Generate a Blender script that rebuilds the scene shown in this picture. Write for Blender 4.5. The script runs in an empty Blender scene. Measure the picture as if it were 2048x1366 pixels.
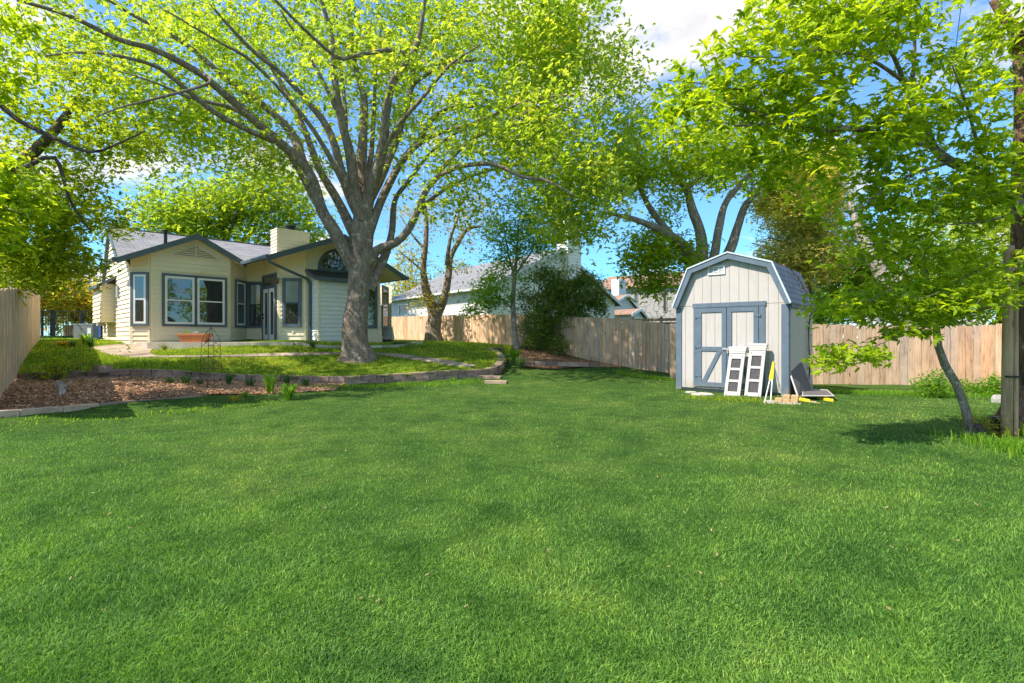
import bpy, math, random
import numpy as np
from mathutils import Vector
random.seed(7); rng = np.random.default_rng(7)
R = math.radians
sc = bpy.context.scene
col = sc.collection

# ---------------------------------------------------------------- camera
FPX, HX, HY, CZ = 1060.0, 1024.0, 676.0, 1.25
cam = bpy.data.cameras.new('camera'); camo = bpy.data.objects.new('camera', cam); col.objects.link(camo)
cam.sensor_width = 36; cam.lens = FPX / 2048 * 36; cam.shift_y = -7 / 2048
cam.clip_start = .05; cam.clip_end = 3000
camo.location = (0, 0, CZ); camo.rotation_euler = (R(90), 0, 0)
sc.camera = camo

# ---------------------------------------------------------------- light
TO_SUN = Vector((-.88, -.36, 1.08)).normalized()
SUN_EL = math.asin(TO_SUN.z); SUN_AZ = math.atan2(TO_SUN.x, TO_SUN.y)
w = bpy.data.worlds.new('World'); sc.world = w; w.use_nodes = True
nt = w.node_tree; nt.nodes.clear()
def N(nt, t, **kw):
    n = nt.nodes.new(t)
    for k, v in kw.items():
        if k in n.inputs: n.inputs[k].default_value = v
        else: setattr(n, k, v)
    return n
def L(nt, a, b): nt.links.new(a, b)
sky = N(nt, 'ShaderNodeTexSky'); sky.sky_type = 'NISHITA'; sky.sun_disc = False
sky.sun_elevation = SUN_EL; sky.sun_rotation = SUN_AZ; sky.air_density = .75; sky.dust_density = 0.0; sky.ozone_density = 3.0
tc = N(nt, 'ShaderNodeTexCoord'); sep = N(nt, 'ShaderNodeSeparateXYZ'); L(nt, tc.outputs['Generated'], sep.inputs[0])
zz = N(nt, 'ShaderNodeMath', operation='ADD'); L(nt, sep.outputs[2], zz.inputs[0]); zz.inputs[1].default_value = .22
dx = N(nt, 'ShaderNodeMath', operation='DIVIDE'); L(nt, sep.outputs[0], dx.inputs[0]); L(nt, zz.outputs[0], dx.inputs[1])
dy = N(nt, 'ShaderNodeMath', operation='DIVIDE'); L(nt, sep.outputs[1], dy.inputs[0]); L(nt, zz.outputs[0], dy.inputs[1])
cmb = N(nt, 'ShaderNodeCombineXYZ'); L(nt, dx.outputs[0], cmb.inputs[0]); L(nt, dy.outputs[0], cmb.inputs[1]); cmb.inputs[2].default_value = 8.9
nz = N(nt, 'ShaderNodeTexNoise', Scale=1.7, Detail=8.0, Roughness=.55); L(nt, cmb.outputs[0], nz.inputs['Vector'])
rp = N(nt, 'ShaderNodeValToRGB'); rp.color_ramp.elements[0].position = .515; rp.color_ramp.elements[1].position = .60
L(nt, nz.outputs['Fac'], rp.inputs[0])
nz2 = N(nt, 'ShaderNodeTexNoise', Scale=5.0, Detail=4.0); L(nt, cmb.outputs[0], nz2.inputs['Vector'])
rp2 = N(nt, 'ShaderNodeValToRGB'); rp2.color_ramp.elements[0].color = (1.5, 1.5, 1.6, 1); rp2.color_ramp.elements[1].color = (2.2, 2.12, 2.1, 1)
rp2.color_ramp.elements[0].position = .35; rp2.color_ramp.elements[1].position = .6
L(nt, nz2.outputs['Fac'], rp2.inputs[0])
gs = N(nt, 'ShaderNodeMix', data_type='RGBA', blend_type='MULTIPLY'); gs.inputs[0].default_value = 1
L(nt, sky.outputs[0], gs.inputs[6])
hz = N(nt, 'ShaderNodeValToRGB'); hz.color_ramp.elements[0].position = 0.0; hz.color_ramp.elements[0].color = (.20, .33, .36, 1)
hz.color_ramp.elements[1].position = .75; hz.color_ramp.elements[1].color = (.50, .62, .66, 1)
for p_, c_ in ((.12, (.26, .44, .48, 1)), (.35, (.42, .56, .64, 1))): e_ = hz.color_ramp.elements.new(p_); e_.color = c_
L(nt, sep.outputs[2], hz.inputs[0]); L(nt, hz.outputs[0], gs.inputs[7])
mx = N(nt, 'ShaderNodeMix', data_type='RGBA'); L(nt, rp.outputs[0], mx.inputs[0]); L(nt, gs.outputs[2], mx.inputs[6]); L(nt, rp2.outputs[0], mx.inputs[7])
bg = N(nt, 'ShaderNodeBackground', Strength=.15); L(nt, mx.outputs[2], bg.inputs[0])
wo = N(nt, 'ShaderNodeOutputWorld'); L(nt, bg.outputs[0], wo.inputs[0])
sun = bpy.data.lights.new('sun', 'SUN'); sun.energy = 2.05; sun.angle = R(.6); sun.color = (1, .94, .83)
suno = bpy.data.objects.new('sun', sun); col.objects.link(suno)
suno.rotation_euler = (-TO_SUN).to_track_quat('-Z', 'Y').to_euler()
sc.view_settings.view_transform = 'Standard'; sc.view_settings.look = 'None'
sc.view_settings.exposure = 1.9; sc.view_settings.gamma = 1
sc.cycles.max_bounces = 6; sc.cycles.transparent_max_bounces = 12; sc.cycles.use_denoising = True
sc.cycles.sample_clamp_indirect = 6

# ---------------------------------------------------------------- projection
def P(px, py, Z): return Vector(((px - HX) / FPX * Z, Z, CZ - (py - HY) / FPX * Z))
def XZ(px, Z): return ((px - HX) / FPX * Z, Z)

# ---------------------------------------------------------------- materials
MATS = {}
def newmat(name):
    m = bpy.data.materials.new(name); m.use_nodes = True; m.node_tree.nodes.clear(); MATS[name] = m; return m, m.node_tree
def ramp(nt, fac, stops):
    r = N(nt, 'ShaderNodeValToRGB'); e = r.color_ramp.elements
    while len(e) < len(stops): e.new(.5)
    for i, (p, c) in enumerate(stops): e[i].position = p; e[i].color = (*c, 1)
    L(nt, fac, r.inputs[0]); return r.outputs[0]
def scaled(nt, sc_, src='Object'):
    t = N(nt, 'ShaderNodeTexCoord'); m = N(nt, 'ShaderNodeMapping'); m.inputs['Scale'].default_value = sc_
    L(nt, t.outputs[src], m.inputs[0]); return m.outputs[0]
def mixc(nt, fac, a, b, mode='MIX'):
    m = N(nt, 'ShaderNodeMix', data_type='RGBA', blend_type=mode)
    for s, v in ((0, fac), (6, a), (7, b)):
        if isinstance(v, (int, float)): m.inputs[s].default_value = v
        elif isinstance(v, tuple): m.inputs[s].default_value = (*v, 1)
        else: L(nt, v, m.inputs[s])
    return m.outputs[2]
def noise(nt, vec, s, d=4.0, r=.55):
    n = N(nt, 'ShaderNodeTexNoise', Scale=s, Detail=d, Roughness=r)
    if vec is not None: L(nt, vec, n.inputs['Vector'])
    return n.outputs['Fac']
def finish(nt, color, rough=.7, bump=None, bs=.3, bd=.01, metallic=0.0, spec=.35):
    b = N(nt, 'ShaderNodeBsdfPrincipled'); b.inputs['Roughness'].default_value = rough
    b.inputs['Metallic'].default_value = metallic; b.inputs['Specular IOR Level'].default_value = spec
    if isinstance(color, tuple): b.inputs['Base Color'].default_value = (*color, 1)
    else: L(nt, color, b.inputs['Base Color'])
    if bump is not None:
        bn = N(nt, 'ShaderNodeBump', Strength=bs, Distance=bd); L(nt, bump, bn.inputs['Height']); L(nt, bn.outputs[0], b.inputs['Normal'])
    o = N(nt, 'ShaderNodeOutputMaterial'); L(nt, b.outputs[0], o.inputs[0]); return b
def plain(name, c, rough=.6, var=.12, scale=3.0, metallic=0.0, bs=.15, attr=False, spec=.35):
    m, nt = newmat(name)
    v = scaled(nt, (1, 1, 1)); n1 = noise(nt, v, scale, 6.0, .65); n2 = noise(nt, v, scale * 14, 3.0)
    lo = tuple(x * (1 - var) for x in c); hi = tuple(min(1, x * (1 + var)) for x in c)
    cc = ramp(nt, n1, [(.3, lo), (.7, hi)])
    if attr:
        a = N(nt, 'ShaderNodeAttribute', attribute_name='v'); r = ramp(nt, a.outputs['Fac'], [(0, (.6, .6, .6)), (1, (1.3, 1.3, 1.3))])
        cc = mixc(nt, 1.0, cc, r, 'MULTIPLY')
    finish(nt, cc, rough, n2, bs, .004, metallic, spec); return m
def dirty(name, h=.28, c=(.30, .24, .16)):
    """mud splashed on the lowest boards"""
    nt = MATS[name].node_tree; b = [n for n in nt.nodes if n.type == 'BSDF_PRINCIPLED'][0]; src = b.inputs['Base Color'].links[0].from_socket
    v = scaled(nt, (1, 1, 1)); sp = N(nt, 'ShaderNodeSeparateXYZ'); L(nt, v, sp.inputs[0]); n_ = noise(nt, scaled(nt, (4, 4, 1.5)), 2.5, 6.0, .7)
    mr = N(nt, 'ShaderNodeMapRange'); L(nt, sp.outputs[2], mr.inputs[0]); mr.inputs[1].default_value = 0; mr.inputs[2].default_value = h; mr.inputs[3].default_value = .75; mr.inputs[4].default_value = 0
    mu = N(nt, 'ShaderNodeMath', operation='MULTIPLY'); L(nt, mr.outputs[0], mu.inputs[0]); r_ = ramp(nt, n_, [(.35, (0, 0, 0)), (.6, (1, 1, 1))]); L(nt, r_, mu.inputs[1])
    st = noise(nt, scaled(nt, (6, 6, .5)), 1.6, 6.0, .7); s_ = ramp(nt, st, [(.5, (1, 1, 1)), (.8, (.86, .84, .80))])
    L(nt, mixc(nt, mu.outputs[0], mixc(nt, 1.0, src, s_, 'MULTIPLY'), c), b.inputs['Base Color'])
def fencewood(name, c1, c2, c3):
    m, nt = newmat(name)
    a = N(nt, 'ShaderNodeAttribute', attribute_name='v')
    def off(vec, k):
        cm = N(nt, 'ShaderNodeCombineXYZ'); mu = N(nt, 'ShaderNodeMath', operation='MULTIPLY'); L(nt, a.outputs['Fac'], mu.inputs[0]); mu.inputs[1].default_value = k
        L(nt, mu.outputs[0], cm.inputs[2]); ad = N(nt, 'ShaderNodeVectorMath', operation='ADD'); L(nt, vec, ad.inputs[0]); L(nt, cm.outputs[0], ad.inputs[1]); return ad.outputs[0]
    v = off(scaled(nt, (9, 9, .7)), 40.0); g = noise(nt, v, 2.2, 7.0, .7)
    v2 = off(scaled(nt, (1, 1, 1)), 13.0); st = noise(nt, v2, 1.3, 5.0, .6)
    kn = N(nt, 'ShaderNodeTexVoronoi', Scale=1.0); L(nt, off(scaled(nt, (5, 5, 1.6)), 23.0), kn.inputs['Vector'])
    base = ramp(nt, a.outputs['Fac'], [(0, c1), (.5, c2), (1, c3)])
    grain = ramp(nt, g, [(.28, (.45, .42, .4)), (.5, (.95, .95, .95)), (.75, (1.15, 1.12, 1.1))])
    cc = mixc(nt, 1.0, base, grain, 'MULTIPLY')
    stn = ramp(nt, st, [(.3, (.7, .68, .68)), (.6, (1.05, 1.05, 1.05))])
    cc = mixc(nt, .9, cc, stn, 'MULTIPLY')
    cc = mixc(nt, 1.0, cc, ramp(nt, kn.outputs['Distance'], [(.06, (.35, .28, .22)), (.13, (1, 1, 1))]), 'MULTIPLY')
    finish(nt, cc, .85, g, .5, .006); return m
def barkmat(name, c1, c2, c3, s=1.0):
    m, nt = newmat(name)
    v = scaled(nt, (7 * s, 7 * s, 1.6 * s)); g = noise(nt, v, 2.0, 8.0, .7)
    v2 = scaled(nt, (1, 1, 1)); li = noise(nt, v2, 5.0, 6.0, .7)
    vo = N(nt, 'ShaderNodeTexVoronoi', Scale=5.0); vo.feature = 'DISTANCE_TO_EDGE'; L(nt, scaled(nt, (5 * s, 5 * s, .9 * s)), vo.inputs['Vector'])
    cc = ramp(nt, g, [(.3, c1), (.52, c2), (.75, c3)])
    cr = ramp(nt, vo.outputs['Distance'], [(0, (.45, .42, .4)), (.12, (1, 1, 1))])
    cc = mixc(nt, .7, cc, cr, 'MULTIPLY')
    lich = ramp(nt, li, [(.56, (0, 0, 0)), (.66, (.8, .8, .8))])
    cc = mixc(nt, lich, cc, tuple(min(1, x * 1.5) for x in c3))
    h = N(nt, 'ShaderNodeMath', operation='ADD'); L(nt, g, h.inputs[0]); L(nt, vo.outputs['Distance'], h.inputs[1])
    finish(nt, cc, .9, h.outputs[0], .9, .03, spec=.15); return m
def leafmat(name, stops, tr=.62, tcol=(1.7, 1.5, .7)):
    m, nt = newmat(name)
    a = N(nt, 'ShaderNodeAttribute', attribute_name='v')
    cc = ramp(nt, a.outputs['Fac'], stops)
    b = N(nt, 'ShaderNodeBsdfPrincipled'); b.inputs['Roughness'].default_value = .5; b.inputs['Specular IOR Level'].default_value = .3
    L(nt, cc, b.inputs['Base Color'])
    t = N(nt, 'ShaderNodeBsdfTranslucent'); L(nt, mixc(nt, 1.0, cc, tcol, 'MULTIPLY'), t.inputs[0])
    mx = N(nt, 'ShaderNodeMixShader'); mx.inputs[0].default_value = tr; L(nt, b.outputs[0], mx.inputs[1]); L(nt, t.outputs[0], mx.inputs[2])
    o = N(nt, 'ShaderNodeOutputMaterial'); L(nt, mx.outputs[0], o.inputs[0]); return m
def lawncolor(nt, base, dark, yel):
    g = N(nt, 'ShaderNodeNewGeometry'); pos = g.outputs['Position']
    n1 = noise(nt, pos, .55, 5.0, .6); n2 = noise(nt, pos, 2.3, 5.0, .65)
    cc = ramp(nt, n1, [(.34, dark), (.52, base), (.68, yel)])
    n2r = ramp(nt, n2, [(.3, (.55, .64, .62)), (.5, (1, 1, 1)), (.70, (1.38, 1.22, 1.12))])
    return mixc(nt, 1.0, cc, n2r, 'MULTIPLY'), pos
def grassmat(name, base, dark, yel, blade):
    m, nt = newmat(name)
    cc, pos = lawncolor(nt, base, dark, yel)
    if blade:
        a = N(nt, 'ShaderNodeAttribute', attribute_name='v')
        r = ramp(nt, a.outputs['Fac'], [(0, (.30, .40, .36)), (.45, (.9, 1, .9)), (.8, (1.6, 1.45, 1.3)), (1, (2.6, 1.75, 1.9))])
        cc = mixc(nt, 1.0, cc, r, 'MULTIPLY')
        b = N(nt, 'ShaderNodeBsdfPrincipled'); b.inputs['Roughness'].default_value = .55; b.inputs['Specular IOR Level'].default_value = .25
        L(nt, cc, b.inputs['Base Color'])
        t = N(nt, 'ShaderNodeBsdfTranslucent'); L(nt, mixc(nt, 1.0, cc, (1.3, 1.3, .7), 'MULTIPLY'), t.inputs[0])
        mx = N(nt, 'ShaderNodeMixShader'); mx.inputs[0].default_value = .4; L(nt, b.outputs[0], mx.inputs[1]); L(nt, t.outputs[0], mx.inputs[2])
        o = N(nt, 'ShaderNodeOutputMaterial'); L(nt, mx.outputs[0], o.inputs[0])
    else:
        n3 = noise(nt, pos, 60.0, 3.0, .7)
        r = ramp(nt, n3, [(.3, (.45, .45, .4)), (.6, (1.05, 1.05, 1))])
        cc = mixc(nt, 1.0, cc, r, 'MULTIPLY')
        finish(nt, cc, .95, n3, .8, .03, spec=.1)
    return m
def shingle(name, c, c2):
    m, nt = newmat(name)
    t = N(nt, 'ShaderNodeTexCoord')
    b = N(nt, 'ShaderNodeTexBrick'); b.offset = .5; b.inputs['Scale'].default_value = 1.0
    b.inputs['Brick Width'].default_value = .33; b.inputs['Row Height'].default_value = .14; b.inputs['Mortar Size'].default_value = .008
    b.inputs['Color1'].default_value = (*c, 1); b.inputs['Color2'].default_value = (*c2, 1); b.inputs['Mortar'].default_value = (*[x * .45 for x in c], 1)
    L(nt, t.outputs['UV'], b.inputs['Vector'])
    n1 = noise(nt, t.outputs['UV'], 1.1, 6.0, .7); n2 = noise(nt, t.outputs['UV'], 40.0, 2.0)
    cc = mixc(nt, 1.0, b.outputs['Color'], ramp(nt, n1, [(.3, (.8, .8, .8)), (.7, (1.15, 1.15, 1.15))]), 'MULTIPLY')
    cc = mixc(nt, 1.0, cc, ramp(nt, n2, [(.3, (.75, .75, .75)), (.7, (1.2, 1.2, 1.2))]), 'MULTIPLY')
    finish(nt, cc, .95, b.outputs['Fac'], -.4, .01, spec=.1); return m
def glassmat(name, tint=(.02, .03, .03), tr=.35):
    m, nt = newmat(name)
    b = N(nt, 'ShaderNodeBsdfPrincipled'); b.inputs['Base Color'].default_value = (*tint, 1); b.inputs['Roughness'].default_value = .02
    b.inputs['Specular IOR Level'].default_value = 1.0; b.inputs['IOR'].default_value = 1.9
    t = N(nt, 'ShaderNodeBsdfTransparent'); t.inputs[0].default_value = (.85, .9, .88, 1)
    mx = N(nt, 'ShaderNodeMixShader'); mx.inputs[0].default_value = tr
    L(nt, b.outputs[0], mx.inputs[1]); L(nt, t.outputs[0], mx.inputs[2])
    o = N(nt, 'ShaderNodeOutputMaterial'); L(nt, mx.outputs[0], o.inputs[0]); return m

plain('cream', (.84, .73, .53), .65, .05, .8)
plain('creamtrim', (.84, .72, .48), .6, .04)
plain('slate', (.105, .135, .165), .5, .15)
plain('slateblue', (.12, .16, .21), .55, .14, 6)
plain('white', (.82, .80, .76), .5, .05)
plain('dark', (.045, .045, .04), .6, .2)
plain('black', (.015, .015, .016), .45, .2)
plain('blind', (.75, .77, .76), .6, .06)
plain('brick', (.30, .19, .13), .85, .3, 9, bs=.6)
plain('concrete', (.46, .41, .35), .85, .18, 2.5, bs=.5)
plain('terracotta', (.52, .19, .08), .7, .12, 5)
plain('rust', (.13, .06, .04), .8, .3, 20)
plain('iron', (.02, .022, .025), .45, .2)
plain('acgrey', (.34, .34, .33), .5, .1)
plain('blue', (.03, .14, .45), .5, .1)
plain('shedwall', (.52, .47, .44), .75, .05, 2.0, bs=.6)
plain('shedside', (.58, .50, .42), .75, .06, 2.0, bs=.6)
plain('shedlip', (.55, .62, .66), .5, .1)
plain('blockstone', (.36, .24, .18), .92, .32, 5, bs=1.0, attr=True)
plain('curbstone', (.40, .28, .20), .92, .28, 5, bs=1.0, attr=True)
plain('palestone', (.56, .50, .41), .9, .2, 5, bs=.8, attr=True)
plain('flagstone', (.38, .29, .21), .9, .28, 3, bs=.9, attr=True)
plain('tanbrick', (.52, .34, .18), .9, .2, 9, bs=.6, attr=True)
plain('yellow', (.78, .58, .03), .5, .1)
plain('bluewhite', (.62, .66, .67), .7, .05)
plain('greygreen', (.80, .76, .64), .7, .05)
plain('grey', (.66, .63, .60), .7, .05)
plain('beige', (.38, .34, .31), .8, .05)
plain('taupe', (.33, .29, .27), .8, .08)
plain('shutterwhite', (.44, .42, .39), .6, .06)
plain('meshdark', (.075, .07, .075), .9, .5, 40)
plain('screen', (.14, .12, .11), .8, .15, 30)
plain('chips', (.62, .35, .20), .9, .3, 5, attr=True)
plain('litter', (.34, .24, .12), .9, .4, 3, attr=True)
plain('quartz', (.36, .34, .30), .8, .2, 12)
plain('copper', (.25, .12, .05), .4, .3, metallic=.6)
for k_ in ('shedwall', 'shedside'): dirty(k_)
dirty('slateblue', .2)
m_, nt_ = newmat('mulch'); v_ = scaled(nt_, (1, 1, 1)); a_ = noise(nt_, v_, 1.2, 5.0); b_ = noise(nt_, v_, 35.0, 5.0, .8)
c_ = mixc(nt_, 1.0, ramp(nt_, a_, [(.35, (.24, .12, .07)), (.55, (.40, .24, .14)), (.7, (.50, .38, .24))]), ramp(nt_, b_, [(.3, (.35, .35, .35)), (.65, (1.2, 1.2, 1.2))]), 'MULTIPLY')
finish(nt_, c_, .95, b_, 1.0, .04, spec=.1)
fencewood('wood_left', (.72, .50, .31), (.80, .58, .37), (.68, .54, .41))
fencewood('wood_right', (.72, .44, .27), (.90, .58, .35), (.70, .52, .39))
fencewood('wood_back', (.68, .45, .29), (.84, .56, .35), (.62, .48, .37))
fencewood('wood_pole', (.50, .30, .17), (.58, .37, .22), (.58, .42, .28))
barkmat('bark_big', (.13, .095, .07), (.29, .225, .17), (.42, .34, .27))
barkmat('bark_dark', (.05, .038, .03), (.12, .09, .07), (.20, .16, .12))
barkmat('bark_grey', (.17, .125, .09), (.33, .26, .19), (.45, .37, .29))
barkmat('bark_pale', (.20, .15, .12), (.48, .40, .34), (.62, .55, .48))
barkmat('bark_red', (.05, .03, .02), (.20, .11, .07), (.36, .22, .15), .6)
leafmat('leaf_ash', [(0, (.18, .31, .03)), (.5, (.36, .51, .06)), (.85, (.52, .62, .08)), (1, (.66, .64, .10))])
leafmat('leaf_left', [(0, (.12, .20, .015)), (.5, (.31, .43, .03)), (1, (.55, .60, .05))])
leafmat('leaf_near', [(0, (.15, .26, .015)), (.5, (.33, .48, .02)), (1, (.54, .64, .04))])
leafmat('leaf_back', [(0, (.13, .24, .025)), (.5, (.30, .44, .04)), (1, (.50, .58, .07))])
leafmat('leaf_yellow', [(0, (.18, .20, .03)), (.5, (.34, .34, .05)), (1, (.52, .46, .08))])
leafmat('leaf_bright', [(0, (.08, .22, .02)), (.5, (.18, .38, .03)), (1, (.34, .50, .05))])
leafmat('leaf_dark', [(0, (.09, .16, .03)), (.6, (.22, .34, .06)), (1, (.48, .52, .08))], .3)
leafmat('leaf_cedar', [(0, (.28, .38, .09)), (.5, (.56, .60, .17)), (.85, (.68, .58, .24)), (1, (.75, .55, .3))])
leafmat('leaf_lily', [(0, (.03, .09, .02)), (1, (.12, .24, .05))], .35)
leafmat('leaf_gold', [(0, (.22, .20, .02)), (.5, (.42, .38, .03)), (1, (.62, .46, .06))])
LW = ((.18, .345, .060), (.125, .27, .05), (.27, .41, .09))
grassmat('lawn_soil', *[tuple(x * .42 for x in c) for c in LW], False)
grassmat('lawn_blade', *LW, True)
UW = ((.33, .46, .03), (.23, .38, .025), (.50, .56, .045))
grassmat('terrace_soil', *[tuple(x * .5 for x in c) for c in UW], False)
grassmat('terrace_blade', *UW, True)
shingle('shingle_grey', (.27, .26, .28), (.35, .34, .36))
shingle('shingle_dark', (.07, .075, .085), (.10, .105, .115))
shingle('shingle_pale', (.24, .235, .24), (.29, .285, .29))
shingle('shingle_brown', (.33, .20, .14), (.40, .25, .18))
shingle('shingle_shed', (.30, .29, .33), (.36, .35, .39))
glassmat('glass')
glassmat('glass_clear', (.03, .03, .03), .6)

# ---------------------------------------------------------------- builders
def tag(o, label=None, cat=None, group=None, kind=None):
    if label: o['label'] = label
    if cat: o['category'] = cat
    if group: o['group'] = group
    if kind: o['kind'] = kind
    return o
def thing(name, loc, label, cat, group=None):
    o = bpy.data.objects.new(name, None); o.location = loc; o.empty_display_size = .2
    col.objects.link(o); return tag(o, label, cat, group)
def origin_of(p):
    v = Vector((0, 0, 0))
    while p is not None: v += Vector(p.location); p = p.parent
    return v
class MB:
    def __init__(s): s.v = []; s.f = []; s.a = []; s.cut = []
    def mark(s): s.cut.append((len(s.v), len(s.f)))
    def build_each(s, name, mat, parent, smooth=False):
        cuts = s.cut + [(len(s.v), len(s.f))]; out = []
        for (v0, f0), (v1, f1) in zip(cuts, cuts[1:]):
            m = MB(); m.v = s.v[v0:v1]; m.f = [tuple(i - v0 for i in f) for f in s.f[f0:f1]]; m.a = s.a[f0:f1]; out.append(m.build(name, mat, parent, smooth))
        return out
    def face(s, pts, a=.5):
        i = len(s.v); s.v += [tuple(p) for p in pts]; s.f.append(tuple(range(i, i + len(pts)))); s.a.append(a)
    def hexa(s, b, t, a=.5):
        """two rings of equal length: bottom b, top t"""
        s.mark(); n = len(b); i = len(s.v); s.v += [tuple(p) for p in b] + [tuple(p) for p in t]
        s.f.append(tuple(i + k for k in reversed(range(n)))); s.f.append(tuple(i + n + k for k in range(n)))
        for k in range(n): s.f.append((i + k, i + (k + 1) % n, i + n + (k + 1) % n, i + n + k))
        s.a += [a] * (n + 2)
    def box(s, o, u, v, w_, a=.5):
        o, u, v, w_ = map(Vector, (o, u, v, w_))
        if u.cross(v).dot(w_) < 0: o = o + w_; w_ = -w_
        s.hexa([o, o + u, o + u + v, o + v], [o + w_, o + u + w_, o + u + v + w_, o + v + w_], a)
    def tube(s, pts, r, n=8, a=.5, cap=True):
        pts = [Vector(p) for p in pts]
        rs = r if hasattr(r, '__len__') else [r] * len(pts)
        s.mark(); base = len(s.v); prev = None
        for k, p in enumerate(pts):
            t = (pts[min(k + 1, len(pts) - 1)] - pts[max(k - 1, 0)]).normalized()
            if prev is None:
                ref = Vector((0, 0, 1)) if abs(t.z) < .9 else Vector((1, 0, 0)); x = t.cross(ref).normalized()
            else: x = (prev - t * prev.dot(t)).normalized()
            prev = x; y = t.cross(x)
            for j in range(n):
                an = 2 * math.pi * j / n; s.v.append(tuple(p + (x * math.cos(an) + y * math.sin(an)) * rs[k]))
        for k in range(len(pts) - 1):
            for j in range(n):
                a0 = base + k * n + j; a1 = base + k * n + (j + 1) % n
                s.f.append((a0, a1, a1 + n, a0 + n)); s.a.append(a)
        if cap:
            s.f.append(tuple(base + j for j in reversed(range(n)))); s.f.append(tuple(base + (len(pts) - 1) * n + j for j in range(n))); s.a += [a, a]
    def build(s, name, mat, parent=None, smooth=False, loc=None):
        me = bpy.data.meshes.new(name)
        off = origin_of(parent) if parent is not None else Vector(loc or (0, 0, 0))
        V = np.array(s.v, dtype=float).reshape(-1, 3) - np.array(off)
        me.from_pydata(V.tolist(), [], s.f); me.materials.append(MATS[mat])
        at = me.attributes.new('v', 'FLOAT', 'FACE'); at.data.foreach_set('value', np.array(s.a, dtype=np.float32))
        uv = me.uv_layers.new(name='UVMap'); W = V + np.array(off)
        vals = np.zeros((len(me.loops), 2), dtype=np.float32)
        for p in me.polygons:
            n = p.normal
            if abs(n.z) > .98: u = Vector((.7071, .7071, 0))
            else: u = Vector((-n.y, n.x, 0)).normalized()
            vv = n.cross(u)
            for li in p.loop_indices:
                c = W[me.loops[li].vertex_index]
                vals[li] = (c[0] * u.x + c[1] * u.y + c[2] * u.z, c[0] * vv.x + c[1] * vv.y + c[2] * vv.z)
        uv.data.foreach_set('uv', vals.ravel())
        if smooth: me.polygons.foreach_set('use_smooth', [True] * len(me.polygons))
        o = bpy.data.objects.new(name, me); col.objects.link(o)
        if parent is not None: o.parent = parent
        else: o.location = off
        return o
def npmesh(name, V, F, mat, attr=None, parent=None, smooth=False, loc=None):
    """V (n,3) world; F (m,k) constant polygon size"""
    off = np.array(origin_of(parent) if parent is not None else Vector(loc or (0, 0, 0)))
    me = bpy.data.meshes.new(name); V = np.asarray(V, dtype=np.float32) - off.astype(np.float32); F = np.asarray(F, dtype=np.int32)
    k = F.shape[1]; m = len(F)
    me.vertices.add(len(V)); me.vertices.foreach_set('co', V.ravel())
    me.loops.add(m * k); me.loops.foreach_set('vertex_index', F.ravel())
    me.polygons.add(m); me.polygons.foreach_set('loop_start', np.arange(0, m * k, k, dtype=np.int32))
    me.polygons.foreach_set('loop_total', np.full(m, k, dtype=np.int32))
    if smooth: me.polygons.foreach_set('use_smooth', np.ones(m, dtype=bool))
    me.materials.append(MATS[mat]); me.update(calc_edges=True)
    if attr is not None:
        at = me.attributes.new('v', 'FLOAT', 'FACE'); at.data.foreach_set('value', np.asarray(attr, dtype=np.float32))
    o = bpy.data.objects.new(name, me); col.objects.link(o)
    if parent is not None: o.parent = parent
    else: o.location = off.tolist()
    return o
def clip(poly, ax, val, keep_gt):
    out = []
    for i in range(len(poly)):
        a, b = poly[i], poly[(i + 1) % len(poly)]
        ia = a[ax] >= val if keep_gt else a[ax] <= val; ib = b[ax] >= val if keep_gt else b[ax] <= val
        if ia: out.append(a)
        if ia != ib:
            t = (val - a[ax]) / (b[ax] - a[ax]); out.append((a[0] + (b[0] - a[0]) * t, a[1] + (b[1] - a[1]) * t))
    return out
def siding(mb, poly, o, d, n, h=.16, lip=.032):
    """lap boards over a convex wall polygon (s,z)"""
    o = Vector((o[0], o[1], 0)); z0 = min(p[1] for p in poly); z1 = max(p[1] for p in poly); k = 0
    def w3(s, z, out): return o + d * s + n * out + Vector((0, 0, z))
    z = z0
    while z < z1 - .01:
        q = clip(clip(poly, 1, z, True), 1, min(z + h, z1), False)
        if len(q) >= 3:
            a = .5
            f = lambda zz: .003 + lip * (1 - (zz - z) / h)
            mb.face([w3(s, zz, f(zz)) for s, zz in q], a)
            lo = [p for p in q if abs(p[1] - z) < 1e-4]
            if len(lo) >= 2:
                sa, sb = min(p[0] for p in lo), max(p[0] for p in lo)
                mb.face([w3(sa, z, 0), w3(sb, z, 0), w3(sb, z, lip + .003), w3(sa, z, lip + .003)], a)
        z += h
def vpanels(mb, poly, o, d, n, w_=.2, gap=.007, dep=.012):
    o = Vector((o[0], o[1], 0)); s0 = min(p[0] for p in poly); s1 = max(p[0] for p in poly)
    mb.face([o + d * s + Vector((0, 0, z)) for s, z in poly])
    s = s0
    while s < s1 - .005:
        q = clip(clip(poly, 0, s + gap / 2, True), 0, min(s + w_ - gap / 2, s1), False)
        if len(q) >= 3:
            f = [o + d * a + n * dep + Vector((0, 0, z)) for a, z in q]
            mb.face(f)
            for i in range(len(f)):
                a, b = f[i], f[(i + 1) % len(f)]; mb.face([a, b, b - n * dep, a - n * dep])
        s += w_
def vec2(a): return Vector((a[0], a[1], 0))

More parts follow.
